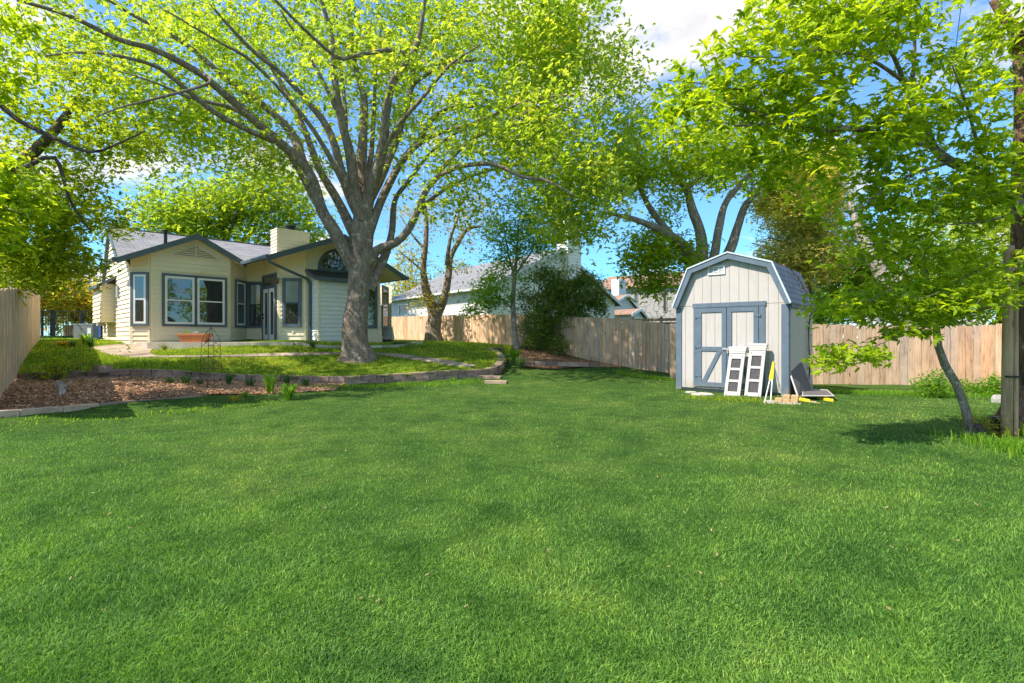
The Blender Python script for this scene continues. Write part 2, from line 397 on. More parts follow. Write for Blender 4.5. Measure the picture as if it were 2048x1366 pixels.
# ---------------------------------------------------------------- terrain
def tps(pts, reg=.02):
    A = np.array(pts, dtype=float); X = A[:, :2]; n = len(X)
    def phi(r): r = np.maximum(r, 1e-6); return r * r * np.log(r)
    K = phi(np.linalg.norm(X[:, None] - X[None], axis=2)) + np.eye(n) * reg
    Pm = np.c_[np.ones(n), X]; M = np.block([[K, Pm], [Pm.T, np.zeros((3, 3))]])
    wv = np.linalg.solve(M, np.r_[A[:, 2], 0, 0, 0])
    def f(x, y):
        x = np.atleast_1d(np.asarray(x, float)).ravel(); y = np.atleast_1d(np.asarray(y, float)).ravel()
        q = np.c_[x, y]; out = np.empty(len(q))
        for i in range(0, len(q), 20000):
            s = q[i:i + 20000]; out[i:i + 20000] = phi(np.linalg.norm(s[:, None] - X[None], axis=2)) @ wv[:n] + wv[n] + s @ wv[n + 1:]
        return out
    return f
def px3(l): return [tuple(P(x, y, Z)) for x, y, Z in l]
WALL_TOP = px3([(30, 748, 11.7), (90, 745, 11.9), (155, 742, 12.2), (220, 739.5, 12.45), (300, 738, 12.8), (380, 742, 13.3), (450, 747, 13.8), (520, 750, 14.1),
                (600, 752, 14.3), (690, 753, 14.4), (750, 750, 14.6), (850, 744, 15.0), (918, 740.5, 15.4), (975, 738, 15.8), (1000, 730, 16.6),
                (1010, 716, 18.0), (1002, 704, 19.6), (986, 697, 21.0), (1000, 694, 22.0), (1034, 692.5, 22.7)])
low_pts = [(0, 1, 0), (-5, 1, 0), (5, 1, 0), (-10, 2, 0), (10, 2, 0), (0, 6, 0), (-5, 6, 0), (5, 6, 0), (-9.5, 5.5, 0), (10, 6, 0), (0, 10, 0), (-4, 10.3, 0), (4, 10, .01), (9, 10, -.03),
           (-7.98, 8.0, -.02), (-7.98, 8.7, .12), (-7.2, 9.0, -.03), (-6.6, 9.4, -.03), (-5.9, 10.3, -.02), (-8.6, 7.6, -.02), (-7.1, 9.8, .11), (-6.3, 10.6, .08), (-8.9, 9.2, .24), (-10.9, 11.5, .30), (-8.74, 12.5, .28), (-7.47, 13.5, .12),
           (-5.7, 14.0, .02), (-3, 14.2, .0), (-1.7, 15.0, .07), (-.4, 15.6, .1), (.2, 16.6, .14), (.3, 18, .27), (.3, 20, .5), (.5, 22.3, .85), (1.5, 18.5, .18), (2.5, 18.6, .25), (2.6, 20.5, .4), (4.2, 19.2, .165), (5.6, 17.8, .0),
           (8.6, 15.3, -.1), (13.7, 15, -.12), (6, 12, .03), (4, 12.8, 0), (2, 14, .0), (-12, 8, .3), (-16, 12, .7), (-19, 21, 1.15), (-7, 30, 1.1), (0, 26, 1.0), (5, 24, .8), (12, 22, .4), (20, 16, 0), (-15, 2, .1), (16, 6, -.05),
           (0, 45, 1.0), (-40, 40, 1.4), (40, 40, .6), (-40, 0, .6), (40, 0, 0), (0, -30, 0), (-30, -30, 0), (30, -30, 0)]
up_pts = [(x, y, z - .03) for x, y, z in WALL_TOP] + [(-11.9, 17.2, .86), (-9.5, 17.2, .95), (-7.2, 17.2, 1.0), (-13.2, 18.0, 1.02), (-4.8, 16.6, .60), (-5, 18.5, .92), (-2.5, 19.0, .86), (-4.6, 21.5, 1.02), (-3.2, 22.0, 1.06),
          (-1.8, 24.5, 1.02), (-6.6, 29.5, 1.1), (-18.9, 21, 1.17), (-14.5, 17, .88), (-16, 19.5, 1.08), (-17, 26, 1.15), (-12, 14.8, .66), (-30, 35, 1.2), (-10, 40, 1.1), (-14.9, 16.4, .85), (-9, 15.4, .72), (-6.8, 15.8, .60)]
_zl, _zu = tps(low_pts), tps(up_pts)
def bumps(x, y): return .008 * np.sin(x * 1.7 + .5 * y) * np.cos(y * 1.3) + .006 * np.sin(x * 3.9 - y * 2.7)
def zlow(x, y):
    x = np.asarray(x, float).ravel(); y = np.asarray(y, float).ravel()
    z = np.clip(_zl(np.clip(x, -40, 40), np.clip(y, -30, 45)), -.3, 1.6); return z + bumps(x, y)
def zup(x, y):
    x = np.asarray(x, float).ravel(); y = np.asarray(y, float).ravel()
    return np.clip(_zu(np.clip(x, -32, 4), np.clip(y, 8, 42)), .1, 1.3) + bumps(x, y)
FL = [(-8.1, 8.27), (-8.8, 9.1), (-18.9, 21.2)]
TERR = [(p[0], p[1]) for p in WALL_TOP] + [(.6, 23.2), (-6.9, 30.2), (-12, 38), (-32, 40), (-20, 22.5), (-19.2, 21.6), (-11.3, 12.0)]
def inpoly(x, y, poly):
    x = np.asarray(x); y = np.asarray(y); c = np.zeros(x.shape, bool); n = len(poly)
    for i in range(n):
        x1, y1 = poly[i]; x2, y2 = poly[(i + 1) % n]
        if y1 == y2: continue
        c ^= ((y1 > y) != (y2 > y)) & (x < (x2 - x1) * (y - y1) / (y2 - y1) + x1)
    return c
def zground(x, y):
    x = np.asarray(x, float).ravel(); y = np.asarray(y, float).ravel()
    return np.where(inpoly(x, y, TERR), zup(x, y), zlow(x, y))
def hit(px, py, zf=zground, lo=3, hi=45):
    """where the picture ray meets the ground"""
    Zs = np.linspace(lo, hi, 1500); X = (px - HX) / FPX * Zs; rz = CZ - (py - HY) / FPX * Zs
    g = zf(X, Zs); k = np.argmax(rz <= g)
    if rz[k] > g[k]: k = len(Zs) - 1
    return Vector((X[k], Zs[k], g[k]))
def gpt(x, y): return Vector((x, y, float(zground([x], [y])[0])))
def grid(xs, ys, zf, name, mat, keep=None, label=None, kind='structure', dz=0):
    X, Y = np.meshgrid(xs, ys); Zv = zf(X.ravel(), Y.ravel()) + dz
    V = np.c_[X.ravel(), Y.ravel(), Zv]; nx = len(xs); I = np.arange((len(ys) - 1) * nx).reshape(-1, nx)[:, :-1].ravel()
    F = np.c_[I, I + 1, I + nx + 1, I + nx]
    if keep is not None:
        c = V[F].mean(axis=1); F = F[keep(c[:, 0], c[:, 1])]
        u, inv = np.unique(F, return_inverse=True); V = V[u]; F = inv.reshape(-1, 4)
    return tag(npmesh(name, V, F, mat, smooth=True), label, None, None, kind)
fine = np.arange(-26, 26.01, .25); far = np.array([27, 29, 32, 36, 42, 50, 65, 90, 140, 250, 500])
gx = np.r_[-far[::-1], fine, far]; gy = np.r_[-np.array([400, 200, 90, 50, 30, 20, 12, 6, 2]), np.arange(-1, 40.01, .25), np.array([41, 43, 46, 50, 60, 80, 120, 200, 400, 800])]
def zlow2(x, y):
    z = zlow(x, y); ins = inpoly(x, y, TERR); return np.where(ins, np.minimum(z, zup(x, y)) - .3, z)
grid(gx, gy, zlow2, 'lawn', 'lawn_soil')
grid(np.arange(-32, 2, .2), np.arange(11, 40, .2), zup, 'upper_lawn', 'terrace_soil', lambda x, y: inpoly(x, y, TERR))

def catmull(pts, step):
    pts = [Vector(p) for p in pts]; out = []
    for i in range(len(pts) - 1):
        p0, p1, p2, p3 = pts[max(i - 1, 0)], pts[i], pts[i + 1], pts[min(i + 2, len(pts) - 1)]
        n = max(1, int((p2 - p1).length / step))
        for k in range(n):
            t = k / n
            out.append(.5 * ((2 * p1) + (p2 - p0) * t + (2 * p0 - 5 * p1 + 4 * p2 - p3) * t * t + (3 * p1 - p0 - 3 * p2 + p3) * t ** 3))
    out.append(pts[-1]); return out
def resample(pts, step):
    pts = [Vector(p) for p in pts]; out = [pts[0]]; acc = 0
    for a, b in zip(pts, pts[1:]):
        l = (b - a).length; d = step - acc
        while d <= l: out.append(a + (b - a) * d / l); d += step
        acc = (acc + l) % step if l else acc
        acc = l - (d - step)
    return out
def blockrow(mb, path, length, height, depth, zoff, rnd=.1, gap=.008, jit=.01, shift=0.0):
    """a course of rough blocks along a path; path z is the block top, path xy its outer face"""
    pts = resample(catmull(path, .08), length); 
    if shift: pts = [p.lerp(q, shift) for p, q in zip(pts, pts[1:])]
    for a, b in zip(pts, pts[1:]):
        d = (b - a); dl = d.length; d.normalize(); nn = Vector((d.y, -d.x, 0)).normalized()
        j = random.uniform(-jit, jit); h = height
        g = d * gap; z = Vector((0, 0, zoff + random.uniform(-jit, jit) * .5))
        p = a + g + nn * (j); q = b - g + nn * (j + random.uniform(-jit, jit))
        c = .012
        bot = [p + z - Vector((0, 0, h)), q + z - Vector((0, 0, h)), q - nn * depth + z - Vector((0, 0, h)), p - nn * depth + z - Vector((0, 0, h))]
        mid = [x + Vector((0, 0, h - c)) for x in bot]
        cen = sum(mid, Vector()) / 4
        top = [m_ + Vector((0, 0, c)) + (cen - m_).normalized() * c for m_ in mid]
        v = random.random(); mb.hexa(bot, mid, v); mb.hexa(mid, top, v)
# upper retaining wall
w0 = thing('retaining_wall', WALL_TOP[9], 'long curved retaining wall of reddish brown blocks holding up the upper lawn', 'retaining wall')
mb = MB(); blockrow(mb, WALL_TOP, .42, .135, .24, .0, jit=.012); mb.build('top_course', 'blockstone', w0)
mb = MB(); blockrow(mb, [(x, y, z) for x, y, z in WALL_TOP], .42, .24, .2, -.137, jit=.012, shift=.5); mb.build('base_course', 'blockstone', w0)
# lower curb of the left bed
CURB = px3([(-60, 827, 8.0), (-10, 823, 8.15), (60, 819, 8.45), (130, 814, 8.85), (200, 806, 9.36), (260, 801, 9.7), (330, 796, 10.1), (385, 792, 10.5), (432, 787, 10.9)])
w1 = thing('garden_curb', CURB[4], 'low curving row of tan edging blocks along the front of the mulch bed', 'edging')
mb = MB(); blockrow(mb, CURB, .56, .2, .16, .0, jit=.015); mb.build('edging_blocks', 'curbstone', w1)
# right bed edging
RC = px3([(1046, 721, 17.9), (1080, 722.5, 18.0), (1130, 724.5, 18.2), (1180, 726, 18.45), (1218, 727, 18.7)])
w2 = thing('garden_curb', RC[2], 'short straight row of brown edging blocks before the shady bed by the fence', 'edging')
mb = MB(); blockrow(mb, RC, .4, .14, .16, .0); mb.build('edging_blocks', 'blockstone', w2)
# pale edging by the house
HC = [tuple(hit(x, y) + Vector((0, 0, .07))) for x, y in ((586, 690), (625, 695), (660, 696.5), (700, 697), (760, 696), (800, 694.5), (830, 689.5), (856, 686))]
w3_ = thing('garden_curb', HC[3], 'pale flat edging stones around the flower bed under the house wall', 'edging')
mb = MB(); blockrow(mb, HC, .6, .13, .18, .02); mb.build('edging_stones', 'palestone', w3_)
# steps at the wall end
st = hit(975, 765)
s0 = thing('stone_step', st, 'pair of low block steps at the foot of the curved retaining wall', 'steps')
for k, (x0, x1, y) in enumerate(((955, 1000, 757), (968, 1012, 767))):
    mb = MB(); a = hit(x0, y); b = hit(x1, y + 1); d = (b - a).normalized(); n_ = Vector((-d.y, d.x, 0))
    mb.box(a - Vector((0, 0, .1)), d * (b - a).length, n_ * .28, (0, 0, .17), .4 + .3 * k); mb.build('step', 'curbstone', s0)

# patio slab
ZP = 1.12
FLOOR = ZP
mb = MB(); sl = [(-13.05, 18.25), (-11.9, 17.3), (-7.15, 17.3), (-6.9, 19.0), (-7.9, 20.3), (-9.8, 21.6), (-10.8, 21.5), (-12.5, 18.5)]
mb.hexa([(x, y, .6) for x, y in sl], [(x, y, ZP - .012) for x, y in sl]); o = mb.build('patio', 'concrete', None); tag(o, kind='structure')

# flagstone path
PC = [(232, 690), (250, 697), (262, 708), (300, 714), (360, 714), (450, 713), (560, 710), (640, 708.5), (700, 707.5), (765, 709), (820, 715), (870, 722), (915, 729), (950, 734)]
PW = [.75, .75, .5, .25, .16, .14, .15, .15, .15, .18, .24, .28, .26, .2]
pp = [hit(x, y, zup) for x, y in PC]
mb = MB()
rs = catmull([(p.x, p.y, PW[i]) for i, p in enumerate(pp)], .12)
prev = None; rows = []
for i in range(0, len(rs) - 1):
    a, b = rs[i], rs[i + 1]; d = Vector((b.x - a.x, b.y - a.y, 0)).normalized(); n_ = Vector((-d.y, d.x, 0))
    ww = a.z * (1 + .1 * math.sin(i * 1.7)); rows.append((Vector((a.x, a.y, 0)), n_, ww))
PRX = np.array([[r[0].x, r[0].y, r[2]] for r in rows])
def offpath(x, y):
    out = np.ones(len(x), bool)
    for i0 in range(0, len(x), 20000):
        d = np.hypot(x[i0:i0 + 20000, None] - PRX[None, :, 0], y[i0:i0 + 20000, None] - PRX[None, :, 1]) - PRX[None, :, 2] * .93
        out[i0:i0 + 20000] = d.min(axis=1) > 0
    return out
i = 0
while i < len(rows) - 3:
    st_ = random.choice((2, 3, 3, 4)); j = min(i + st_, len(rows) - 1); v = random.random()
    cuts = [-1, random.uniform(-.3, .3), 1] if rows[i][2] > .45 else [-1, 1]
    for c0, c1 in zip(cuts, cuts[1:]):
        g = .02
        poly = []
        for (kk, cc) in ((i, c0), (i, c1), (j, c1), (j, c0)):
            p, n_, ww = rows[kk]; q = p + n_ * (ww * cc) + n_ * (g if cc == c0 else -g); poly.append(q)
        cen = sum(poly, Vector()) / 4; poly = [cen + (q - cen) * .97 for q in poly]
        zz_ = [float(zup([q.x], [q.y])[0]) for q in poly]
        v = random.random()
        mb.hexa([(q.x, q.y, z - .05) for q, z in zip(poly, zz_)], [(q.x, q.y, z + .022) for q, z in zip(poly, zz_)], v)
    i = j
tag(mb.build('path', 'flagstone', None), kind='structure')

# mulch beds
BED = [(p[0], p[1] + .08) for p in CURB] + [(-5.6, 11.4), (-4.9, 11.9), (-4.3, 12.6), (-4.4, 13.8)] + [(WALL_TOP[k][0], WALL_TOP[k][1] - .02) for k in range(9, -1, -1)] + [(-8.9, 8.9)]
def jag(poly, s=.12): return [(x + random.uniform(-s, s) * 0, y) for x, y in poly]
grid(np.arange(-12, -3.6, .1), np.arange(8, 15, .1), lambda x, y: zlow(x, y) + .012 + .015 * np.sin(x * 9) * np.sin(y * 11 + x * 3), 'garden_bed', 'mulch', lambda x, y: inpoly(x, y, BED))
BED2 = [(RC[k][0], RC[k][1] + .05) for k in range(len(RC))] + [(4.1, 19.3), (2.4, 21.0), (.5, 22.9), (.1, 21.5), (.15, 19.5)]
grid(np.arange(-.2, 5, .1), np.arange(17.6, 23.2, .1), lambda x, y: zlow(x, y) + .015, 'fence_bed', 'mulch', lambda x, y: inpoly(x, y, BED2))

def chips(name, poly, n, zf, label, cat, size=(.010, .030), mat='chips'):
    P0 = np.array(poly); lo, hi = P0.min(0), P0.max(0); q = rng.uniform(lo, hi, (n * 3, 2)); q = q[inpoly(q[:, 0], q[:, 1], poly)][:n]; n = len(q)
    th = rng.uniform(0, 2 * np.pi, n); l = rng.uniform(*size, n); b = l * rng.uniform(.15, .4, n); tl = rng.uniform(-.5, .5, n)
    c = np.c_[q, zf(q[:, 0], q[:, 1]) + (.028 if mat == 'litter' else .02) + rng.uniform(0, .02, n)]
    u = np.c_[np.cos(th), np.sin(th), tl] * l[:, None]; v = np.c_[-np.sin(th), np.cos(th), rng.uniform(-.4, .4, n)] * b[:, None]
    V = np.stack([c - u - v, c + u - v, c + u + v, c - u + v], 1).reshape(-1, 3)
    return tag(npmesh(name, V, np.arange(n * 4).reshape(-1, 4), mat, rng.random(n)), label, cat, None, 'stuff')
chips('mulch_chips', BED, 34000, zlow, 'loose bark chips and dry grass covering the garden bed', 'mulch')
chips('mulch_chips', BED2, 9000, zlow, 'reddish bark chips under the shrubs by the fence', 'mulch')

# ---------------------------------------------------------------- grass blades
EXC_HOUSE = [(-13.05, 18.25), (-11.9, 17.25), (-7.1, 17.25), (-7, 19), (-5.4, 22), (-5.4, 25), (-12, 30), (-20, 25)]
def blades(name, n, region, zf, mat, h, wd, label, zr, kz, excl=(), side=1.2, lean=.95):
    """blades strewn so that their number falls with distance from the viewpoint"""
    u = rng.random(n); a, b = zr[0] ** (1 - kz), zr[1] ** (1 - kz); Y = (a + (b - a) * u) ** (1 / (1 - kz)) if kz != 1 else zr[0] * (zr[1] / zr[0]) ** u
    X = rng.uniform(-side, side, n) * (Y + 1.2)
    k = region(X, Y)
    for e in excl: k &= ~inpoly(X, Y, e)
    X, Y = X[k], Y[k]; n = len(X); Zb = zf(X, Y)
    dist = np.hypot(X, Y); cl = .5 + .5 * np.sin(X * 2.1 + 3 * np.sin(Y * .9)) * np.sin(Y * 2.6 + 2 * np.sin(X * 1.1))
    H = h * rng.uniform(.45, 1.15, n) * (.75 + .4 * cl); Wd = np.maximum(wd, dist * .00055) * rng.uniform(.7, 1.3, n)
    th = rng.uniform(0, 2 * np.pi, n); ph = rng.uniform(0, 2 * np.pi, n) * .25 + 2.6 * cl * 2; ln = lean * rng.uniform(.2, 1.5, n)
    sdir = np.c_[np.cos(th), np.sin(th), np.zeros(n)]; ld = np.c_[np.cos(ph + th), np.sin(ph + th), np.zeros(n)]
    B = np.c_[X, Y, Zb - .004]; up = np.array([0, 0, 1.0])
    M = B + up * (H * .6)[:, None] + ld * (H * ln * .35)[:, None]; T = B + up * (H * (1 - .25 * ln))[:, None] + ld * (H * ln)[:, None]
    hw = sdir * (Wd / 2)[:, None]
    V = np.stack([B - hw, B + hw, M + hw * .8, M - hw * .8, T], 1).reshape(-1, 3)
    i = np.arange(n)[:, None] * 5
    F = np.vstack([i + np.array([[0, 1, 2]]), i + np.array([[0, 2, 3]]), i + np.array([[3, 2, 4]])])
    att = np.tile(np.clip(rng.beta(1.2, 1.5, n) * .95 + (rng.random(n) < .03) * .5, 0, 1), 3)
    o = npmesh(name, V, F, mat, att)
    return tag(o, label, 'grass', None, 'stuff')
CURB_EX = BED
low_ok = lambda x, y: ~inpoly(x, y, TERR) & ~inpoly(x, y, BED) & ~inpoly(x, y, BED2) & (y < 23.4 - .962 * x) & ((y < 15.2) | (x < 8.4))
blades('grass', 720000, low_ok, zlow, 'lawn_blade', .034, .0034, 'short mown green lawn grass of the wide lower yard', (1.5, 19), 1.9)
blades('grass', 200000, lambda x, y: inpoly(x, y, TERR) & (y < 29) & offpath(x, y), zup, 'terrace_blade', .085, .005, 'longer yellow green grass on the raised lawn behind the retaining wall', (11.5, 29), 1.5,
       [EXC_HOUSE], side=1.0, lean=.5)

LIT = [(-7.4, 8.1), (-5, 11), (-3.5, 13.6), (-.5, 14.8), (3, 13), (6, 11), (7, 6.5), (4, 2.2), (-4, 2.2), (-6.5, 6)]
chips('fallen_leaves', LIT, 1100, zlow, 'scattered dry leaf bits lying in the lower lawn', 'fallen leaves', (.005, .013), 'litter')

# ================================================================ HOUSE
S2 = math.sqrt(.5)
e_ = Vector((S2, S2, 0)); n_out = Vector((S2, -S2, 0)); b_ = -n_out
P1 = Vector((-11.2, 18.9, 4.96)); P2 = Vector((-6.34, 20.06, 5.17))
def h1(p): t = (Vector((p[0], p[1], 0)) - vec2(P1)).dot(e_); return P1.z - (.47 * -t if t < 0 else .53 * t)
def h2(p): t = (Vector((p[0], p[1], 0)) - vec2(P2)).dot(e_); return P2.z - (.39 * -t if t < 0 else .50 * t)
def roofz(p): return max(h1(p) if (vec2(p) - vec2(P1)).dot(e_) < 1.7 else -9, h2(p) if abs((vec2(p) - vec2(P2)).dot(e_)) < 3.2 else -9)
WC = [(-13.01, 18.1), (-12.35, 18.1), (-10.62, 19.95), (-10.62, 21.2), (-9.97, 21.25), (-8.77, 19.95), (-7.75, 19.95), (-5.56, 22.14), (-5.56, 24.4)]
house = thing('house', (-9.5, 21, 1.0), 'cream single storey house with slate blue window trim and two low gables', 'house')
mb = MB(); tr = MB()
def outn(d): return Vector((d.y, -d.x, 0))
def wallpoly(a, b, zb=FLOOR - .1):
    A, B = vec2(a), vec2(b); Lw = (B - A).length; d = (B - A).normalized()
    ts = [0]
    for Pk in (P1, P2):
        t = (vec2(Pk) - A).dot(e_) / max(1e-6, d.dot(e_)) if abs(d.dot(e_)) > .3 else -1
        if .05 < t < Lw - .05 and abs((A + d * t - vec2(Pk)).dot(n_out)) < 2: ts.append(t)
    ts.append(Lw)
    return [(0, zb), (Lw, zb)] + [(t, roofz(A + d * t) - .13) for t in reversed(ts)], d, Lw
TRW = .1
for a, b in zip(WC, WC[1:]):
    poly, d, Lw = wallpoly(a, b); n = outn(d)
    siding(mb, poly, a, d, n)
    for s in (0, Lw - .075):   # corner boards
        zt = poly[-1][1] if s == 0 else poly[2][1]
        tr.box(vec2(a) + d * s + n * .0 + Vector((0, 0, FLOOR - .09)), d * .075, n * .03, (0, 0, zt - FLOOR + .06))
# left side wall (recedes up the yard) and its gable
dside = Vector((-S2, S2, 0)); nside = Vector((-S2, -S2, 0))
A0 = vec2(WC[0]) + dside * 6.4
Ls = 6.4
poly = [(0, FLOOR - .1), (6.4, FLOOR - .1), (6.4, 3.45), (5.0, 5.42), (0, 3.72)]
poly_r = [(Ls - s, z) for s, z in reversed(poly)]
siding(mb, poly_r, A0, -dside, nside)
tr.box(vec2(WC[0]) + Vector((0, 0, FLOOR - .09)) - dside * 0, dside * .075, nside * .03, (0, 0, 2.66))
# right gable far wall continuing back
for a, b in (((-5.56, 24.4), (-8.0, 27.0)),):
    poly, d, Lw = wallpoly(a, b); siding(mb, [(0, 1), (Lw, 1), (Lw, 3.7), (0, 3.7)], a, d, outn(d))
mb.build('wall', 'cream', house); tr.build_each('corner_board', 'creamtrim', house)
# brick footing
mb = MB(); f0 = vec2(WC[6]) + e_ * .1 + n_out * .012
mb.box(f0 + Vector((0, 0, .7)), e_ * 2.95, n_out * -.1, (0, 0, FLOOR - .7 - .1)); mb.build('brick_footing', 'brick', house)

# roofs
def slab(mb, pts, th, up=None):
    mb.hexa([Vector(p) - Vector((0, 0, th)) for p in pts], [Vector(p) for p in pts])
def rp3(v, z): return Vector((v.x, v.y, z))
roof = MB(); soff = MB(); fas = MB(); gut = MB()
def plane(p0, p1, back0, back1, th=.07):
    """p0,p1 along the rake/eave edge (3d); back points"""
    pts = [p0, p1, back1, back0]
    nrm = (p1 - p0).cross(back0 - p0)
    if nrm.z < 0: pts = pts[::-1]
    slab(roof, pts, th)
    soff.hexa([q - Vector((0, 0, th + .03)) for q in pts], [q - Vector((0, 0, th + .004)) for q in pts])
g1L = rp3(vec2(P1) - e_ * 2.34, 3.87); g1R = rp3(vec2(P1) + e_ * 1.62, 4.10)
plane(g1L, P1.copy(), g1L + b_ * 1.0, P1 + b_ * 4.2); 
plane(P1.copy(), g1R, P1 + b_ * 4.2, g1R + b_ * 3.2)
g2L = rp3(vec2(P2) - e_ * 2.75, 4.10); g2R = rp3(vec2(P2) + e_ * 2.74, 3.80)
plane(g2L, P2.copy(), g2L + b_ * 5.0, P2 + b_ * 6.5)
plane(P2.copy(), g2R, P2 + b_ * 6.5, g2R + b_ * 6.5)
# main roof
R1 = Vector((-15.85, 20.8, 5.60)); R2 = R1 + e_ * 14; E2 = g1L + e_ * 14
R2 = R1 + e_ * 7.6
mp = lambda t_, d_: g1L + e_ * t_ + b_ * d_ + Vector((0, 0, .374 * d_ - .02))
mr = [g1L - Vector((0, 0, .02)), mp(2.34, 2.9), mp(3.96, .62), mp(6.6, 3.5), R2 - e_ * .0, R1]
slab(roof, mr, .05)
rr = [R1, R2, R2 + dside * 1.4 + Vector((0, 0, -2.1)), R1 + dside * 1.4 + Vector((0, 0, -2.1))]
slab(roof, rr, .07)
roof.build_each('roof', 'shingle_grey', house); soff.build_each('soffit', 'creamtrim', house)
cap = MB(); cap.tube([R1 + Vector((0, 0, .0)), R2 + Vector((0, 0, .0))], .05, 6); cap.build('ridge_cap', 'shingle_dark', house)
def fboard(a, b, off=n_out, h=.2, th=.035, drop=.0):
    a, b = Vector(a), Vector(b); z = Vector((0, 0, -h)); up = Vector((0, 0, .012 - drop))
    q = [a + up, b + up, b + up + z, a + up + z]
    fas.hexa([p + off * .002 for p in q], [p + off * th for p in q])
fboard(g1L, P1); fboard(P1, g1R)
fboard(g2L, P2); fboard(P2, g2R)
fboard(R1, g1L, nside, .16)
fboard(R1 + dside * 1.4 + Vector((0, 0, -2.1)), R1, nside, .16)
fas.build_each('fascia', 'slate', house)
# gutters along the eaves
def gutter(a, b, out):
    a, b = Vector(a), Vector(b)
    prof = [(0.04, 0), (.13, 0), (.15, -.04), (.13, -.12), (.04, -.13)]
    gut.hexa([a + out * x + Vector((0, 0, z)) for x, z in prof], [b + out * x + Vector((0, 0, z)) for x, z in prof])
gutter(g1L + b_ * 1.5 + Vector((0, 0, .0)), g1L - b_ * .05, -e_)
gutter(g2L + b_ * 2.5, g2L - b_ * .05, -e_)
gutter(g2R + b_ * 4, g2R - b_ * .03, e_)
gut.build_each('gutter', 'slate', house)
# downspout: from the gutter end down to the wall corner near x=612
mb = MB(); c6 = vec2(WC[6]); dsx = c6 + (e_ * .12) + outn(e_) * .07
p_top = g2L - e_ * .06 + Vector((0, 0, -.12)) + b_ * .05
k1 = rp3(vec2(p_top) + n_out * 0 + Vector((.05, .1, 0)), 3.86); k2 = rp3(dsx, 3.42)
mb.tube(catmull([p_top, p_top.lerp(k1, .6), k1, k1.lerp(k2, .5), k2.lerp(k1, .06), k2 - Vector((0, 0, .16)), rp3(dsx, 2.2), rp3(dsx, FLOOR + .02)], .12), .052, 8)
mb.build('downspout', 'slate', house, smooth=True)

# gable vent, louvred triangle
A2 = vec2(WC[1]); fd = (vec2(WC[2]) - A2).normalized(); fn = outn(fd)
vc = (vec2(P1) - A2).dot(fd)
ve = thing('x', (0, 0, 0), None, None); bpy.data.objects.remove(ve)
mb = MB(); o3 = lambda s, z, out: A2 + fd * s + fn * (out + .008) + Vector((0, 0, z))
zb_, zt_ = 4.16, 4.60; hwid = .80
mb.face([o3(vc - hwid, zb_, .03), o3(vc + hwid, zb_, .03), o3(vc, zt_, .03)])
vent = mb.build('gable_vent', 'taupe', house)
mb = MB()
for k in range(6):
    z = zb_ + .01 + k * .065; hw = hwid * (1 - (z - zb_) / (zt_ - zb_)) - .03
    if hw < .04: continue
    mb.hexa([o3(vc - hw, z, .034), o3(vc + hw, z, .034), o3(vc + hw, z + .012, .034), o3(vc - hw, z + .012, .034)], [o3(vc - hw, z - .03, .07), o3(vc + hw, z - .03, .07), o3(vc + hw, z - .018, .07), o3(vc - hw, z - .018, .07)])
for (sa, za, sb, zb2) in ((vc - hwid, zb_, vc, zt_), (vc, zt_, vc + hwid, zb_), (vc - hwid, zb_, vc + hwid, zb_), (vc, zb_, vc, zt_)):
    pa, pb = o3(sa, za, .05), o3(sb, zb2, .05); mb.tube([pa, pb], .022, 4)
mb.build('louvre', 'cream', vent)

# windows
def window(par, p0, d, s0, s1, z0, z1, sash='slate', blind=None, lower=True, name='window', trim=.085, sashw=.07, rail=.5):
    n = outn(d); p0 = vec2(p0) + n * .034
    q = lambda s, z, o_: p0 + d * s + n * o_ + Vector((0, 0, z))
    def frame(mb, a0, a1, c0, c1, w_, o0, o1):
        for (x0, x1, y0, y1) in ((a0, a1, c0, c0 + w_), (a0, a1, c1 - w_, c1), (a0, a0 + w_, c0 + w_, c1 - w_), (a1 - w_, a1, c0 + w_, c1 - w_)):
            mb.box(q(x0, y0, o0), d * (x1 - x0), (0, 0, y1 - y0), n * (o1 - o0))
    f = MB(); frame(f, s0, s1, z0, z1, trim, .003, .048); wnd = f.build(name, 'slate', par)
    i0, i1, j0, j1 = s0 + trim, s1 - trim, z0 + trim, z1 - trim
    f = MB(); frame(f, i0 + .002, i1 - .002, j0 + .002, j1 - .002, sashw, .003, .04)
    zm = j0 + (j1 - j0) * rail
    f.box(q(i0 + sashw, zm - .022, .004), d * (i1 - i0 - 2 * sashw), (0, 0, .044), n * .034)
    f.build('sash', sash, wnd)
    a, b = i0 + sashw, i1 - sashw
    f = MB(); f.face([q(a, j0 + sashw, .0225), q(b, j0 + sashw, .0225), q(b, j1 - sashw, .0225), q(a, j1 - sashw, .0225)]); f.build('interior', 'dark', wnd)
    if blind:
        f = MB(); zb = zm if blind == 'upper' else j0 + sashw
        k = zb + .01
        while k < j1 - sashw - .01:
            f.face([q(a, k, .026), q(b, k, .026), q(b, min(k + .045, j1 - sashw), .0235), q(a, min(k + .045, j1 - sashw), .0235)]); k += .045
        f.build('blind', 'blind', wnd)
    f = MB(); f.face([q(a, j0 + sashw, .031), q(b, j0 + sashw, .031), q(b, j1 - sashw, .031), q(a, j1 - sashw, .031)]); f.build('pane', 'glass_clear' if blind else 'glass', wnd)
    return wnd
ZW0, ZW1 = 1.655, 3.50
def seg(i): A, B = vec2(WC[i]), vec2(WC[i + 1]); return A, (B - A).normalized(), (B - A).length
A, d, Lw = seg(0); window(house, A, d, .03, Lw - .02, ZW0, ZW1, 'white')
A, d, Lw = seg(1)
def s_at(A, d, px):
    u = (px - HX) / FPX; return (u * A.y - A.x) / (d.x - u * d.y)
sa, sb = s_at(A, d, 323), s_at(A, d, 453); sm = (sa + sb) / 2
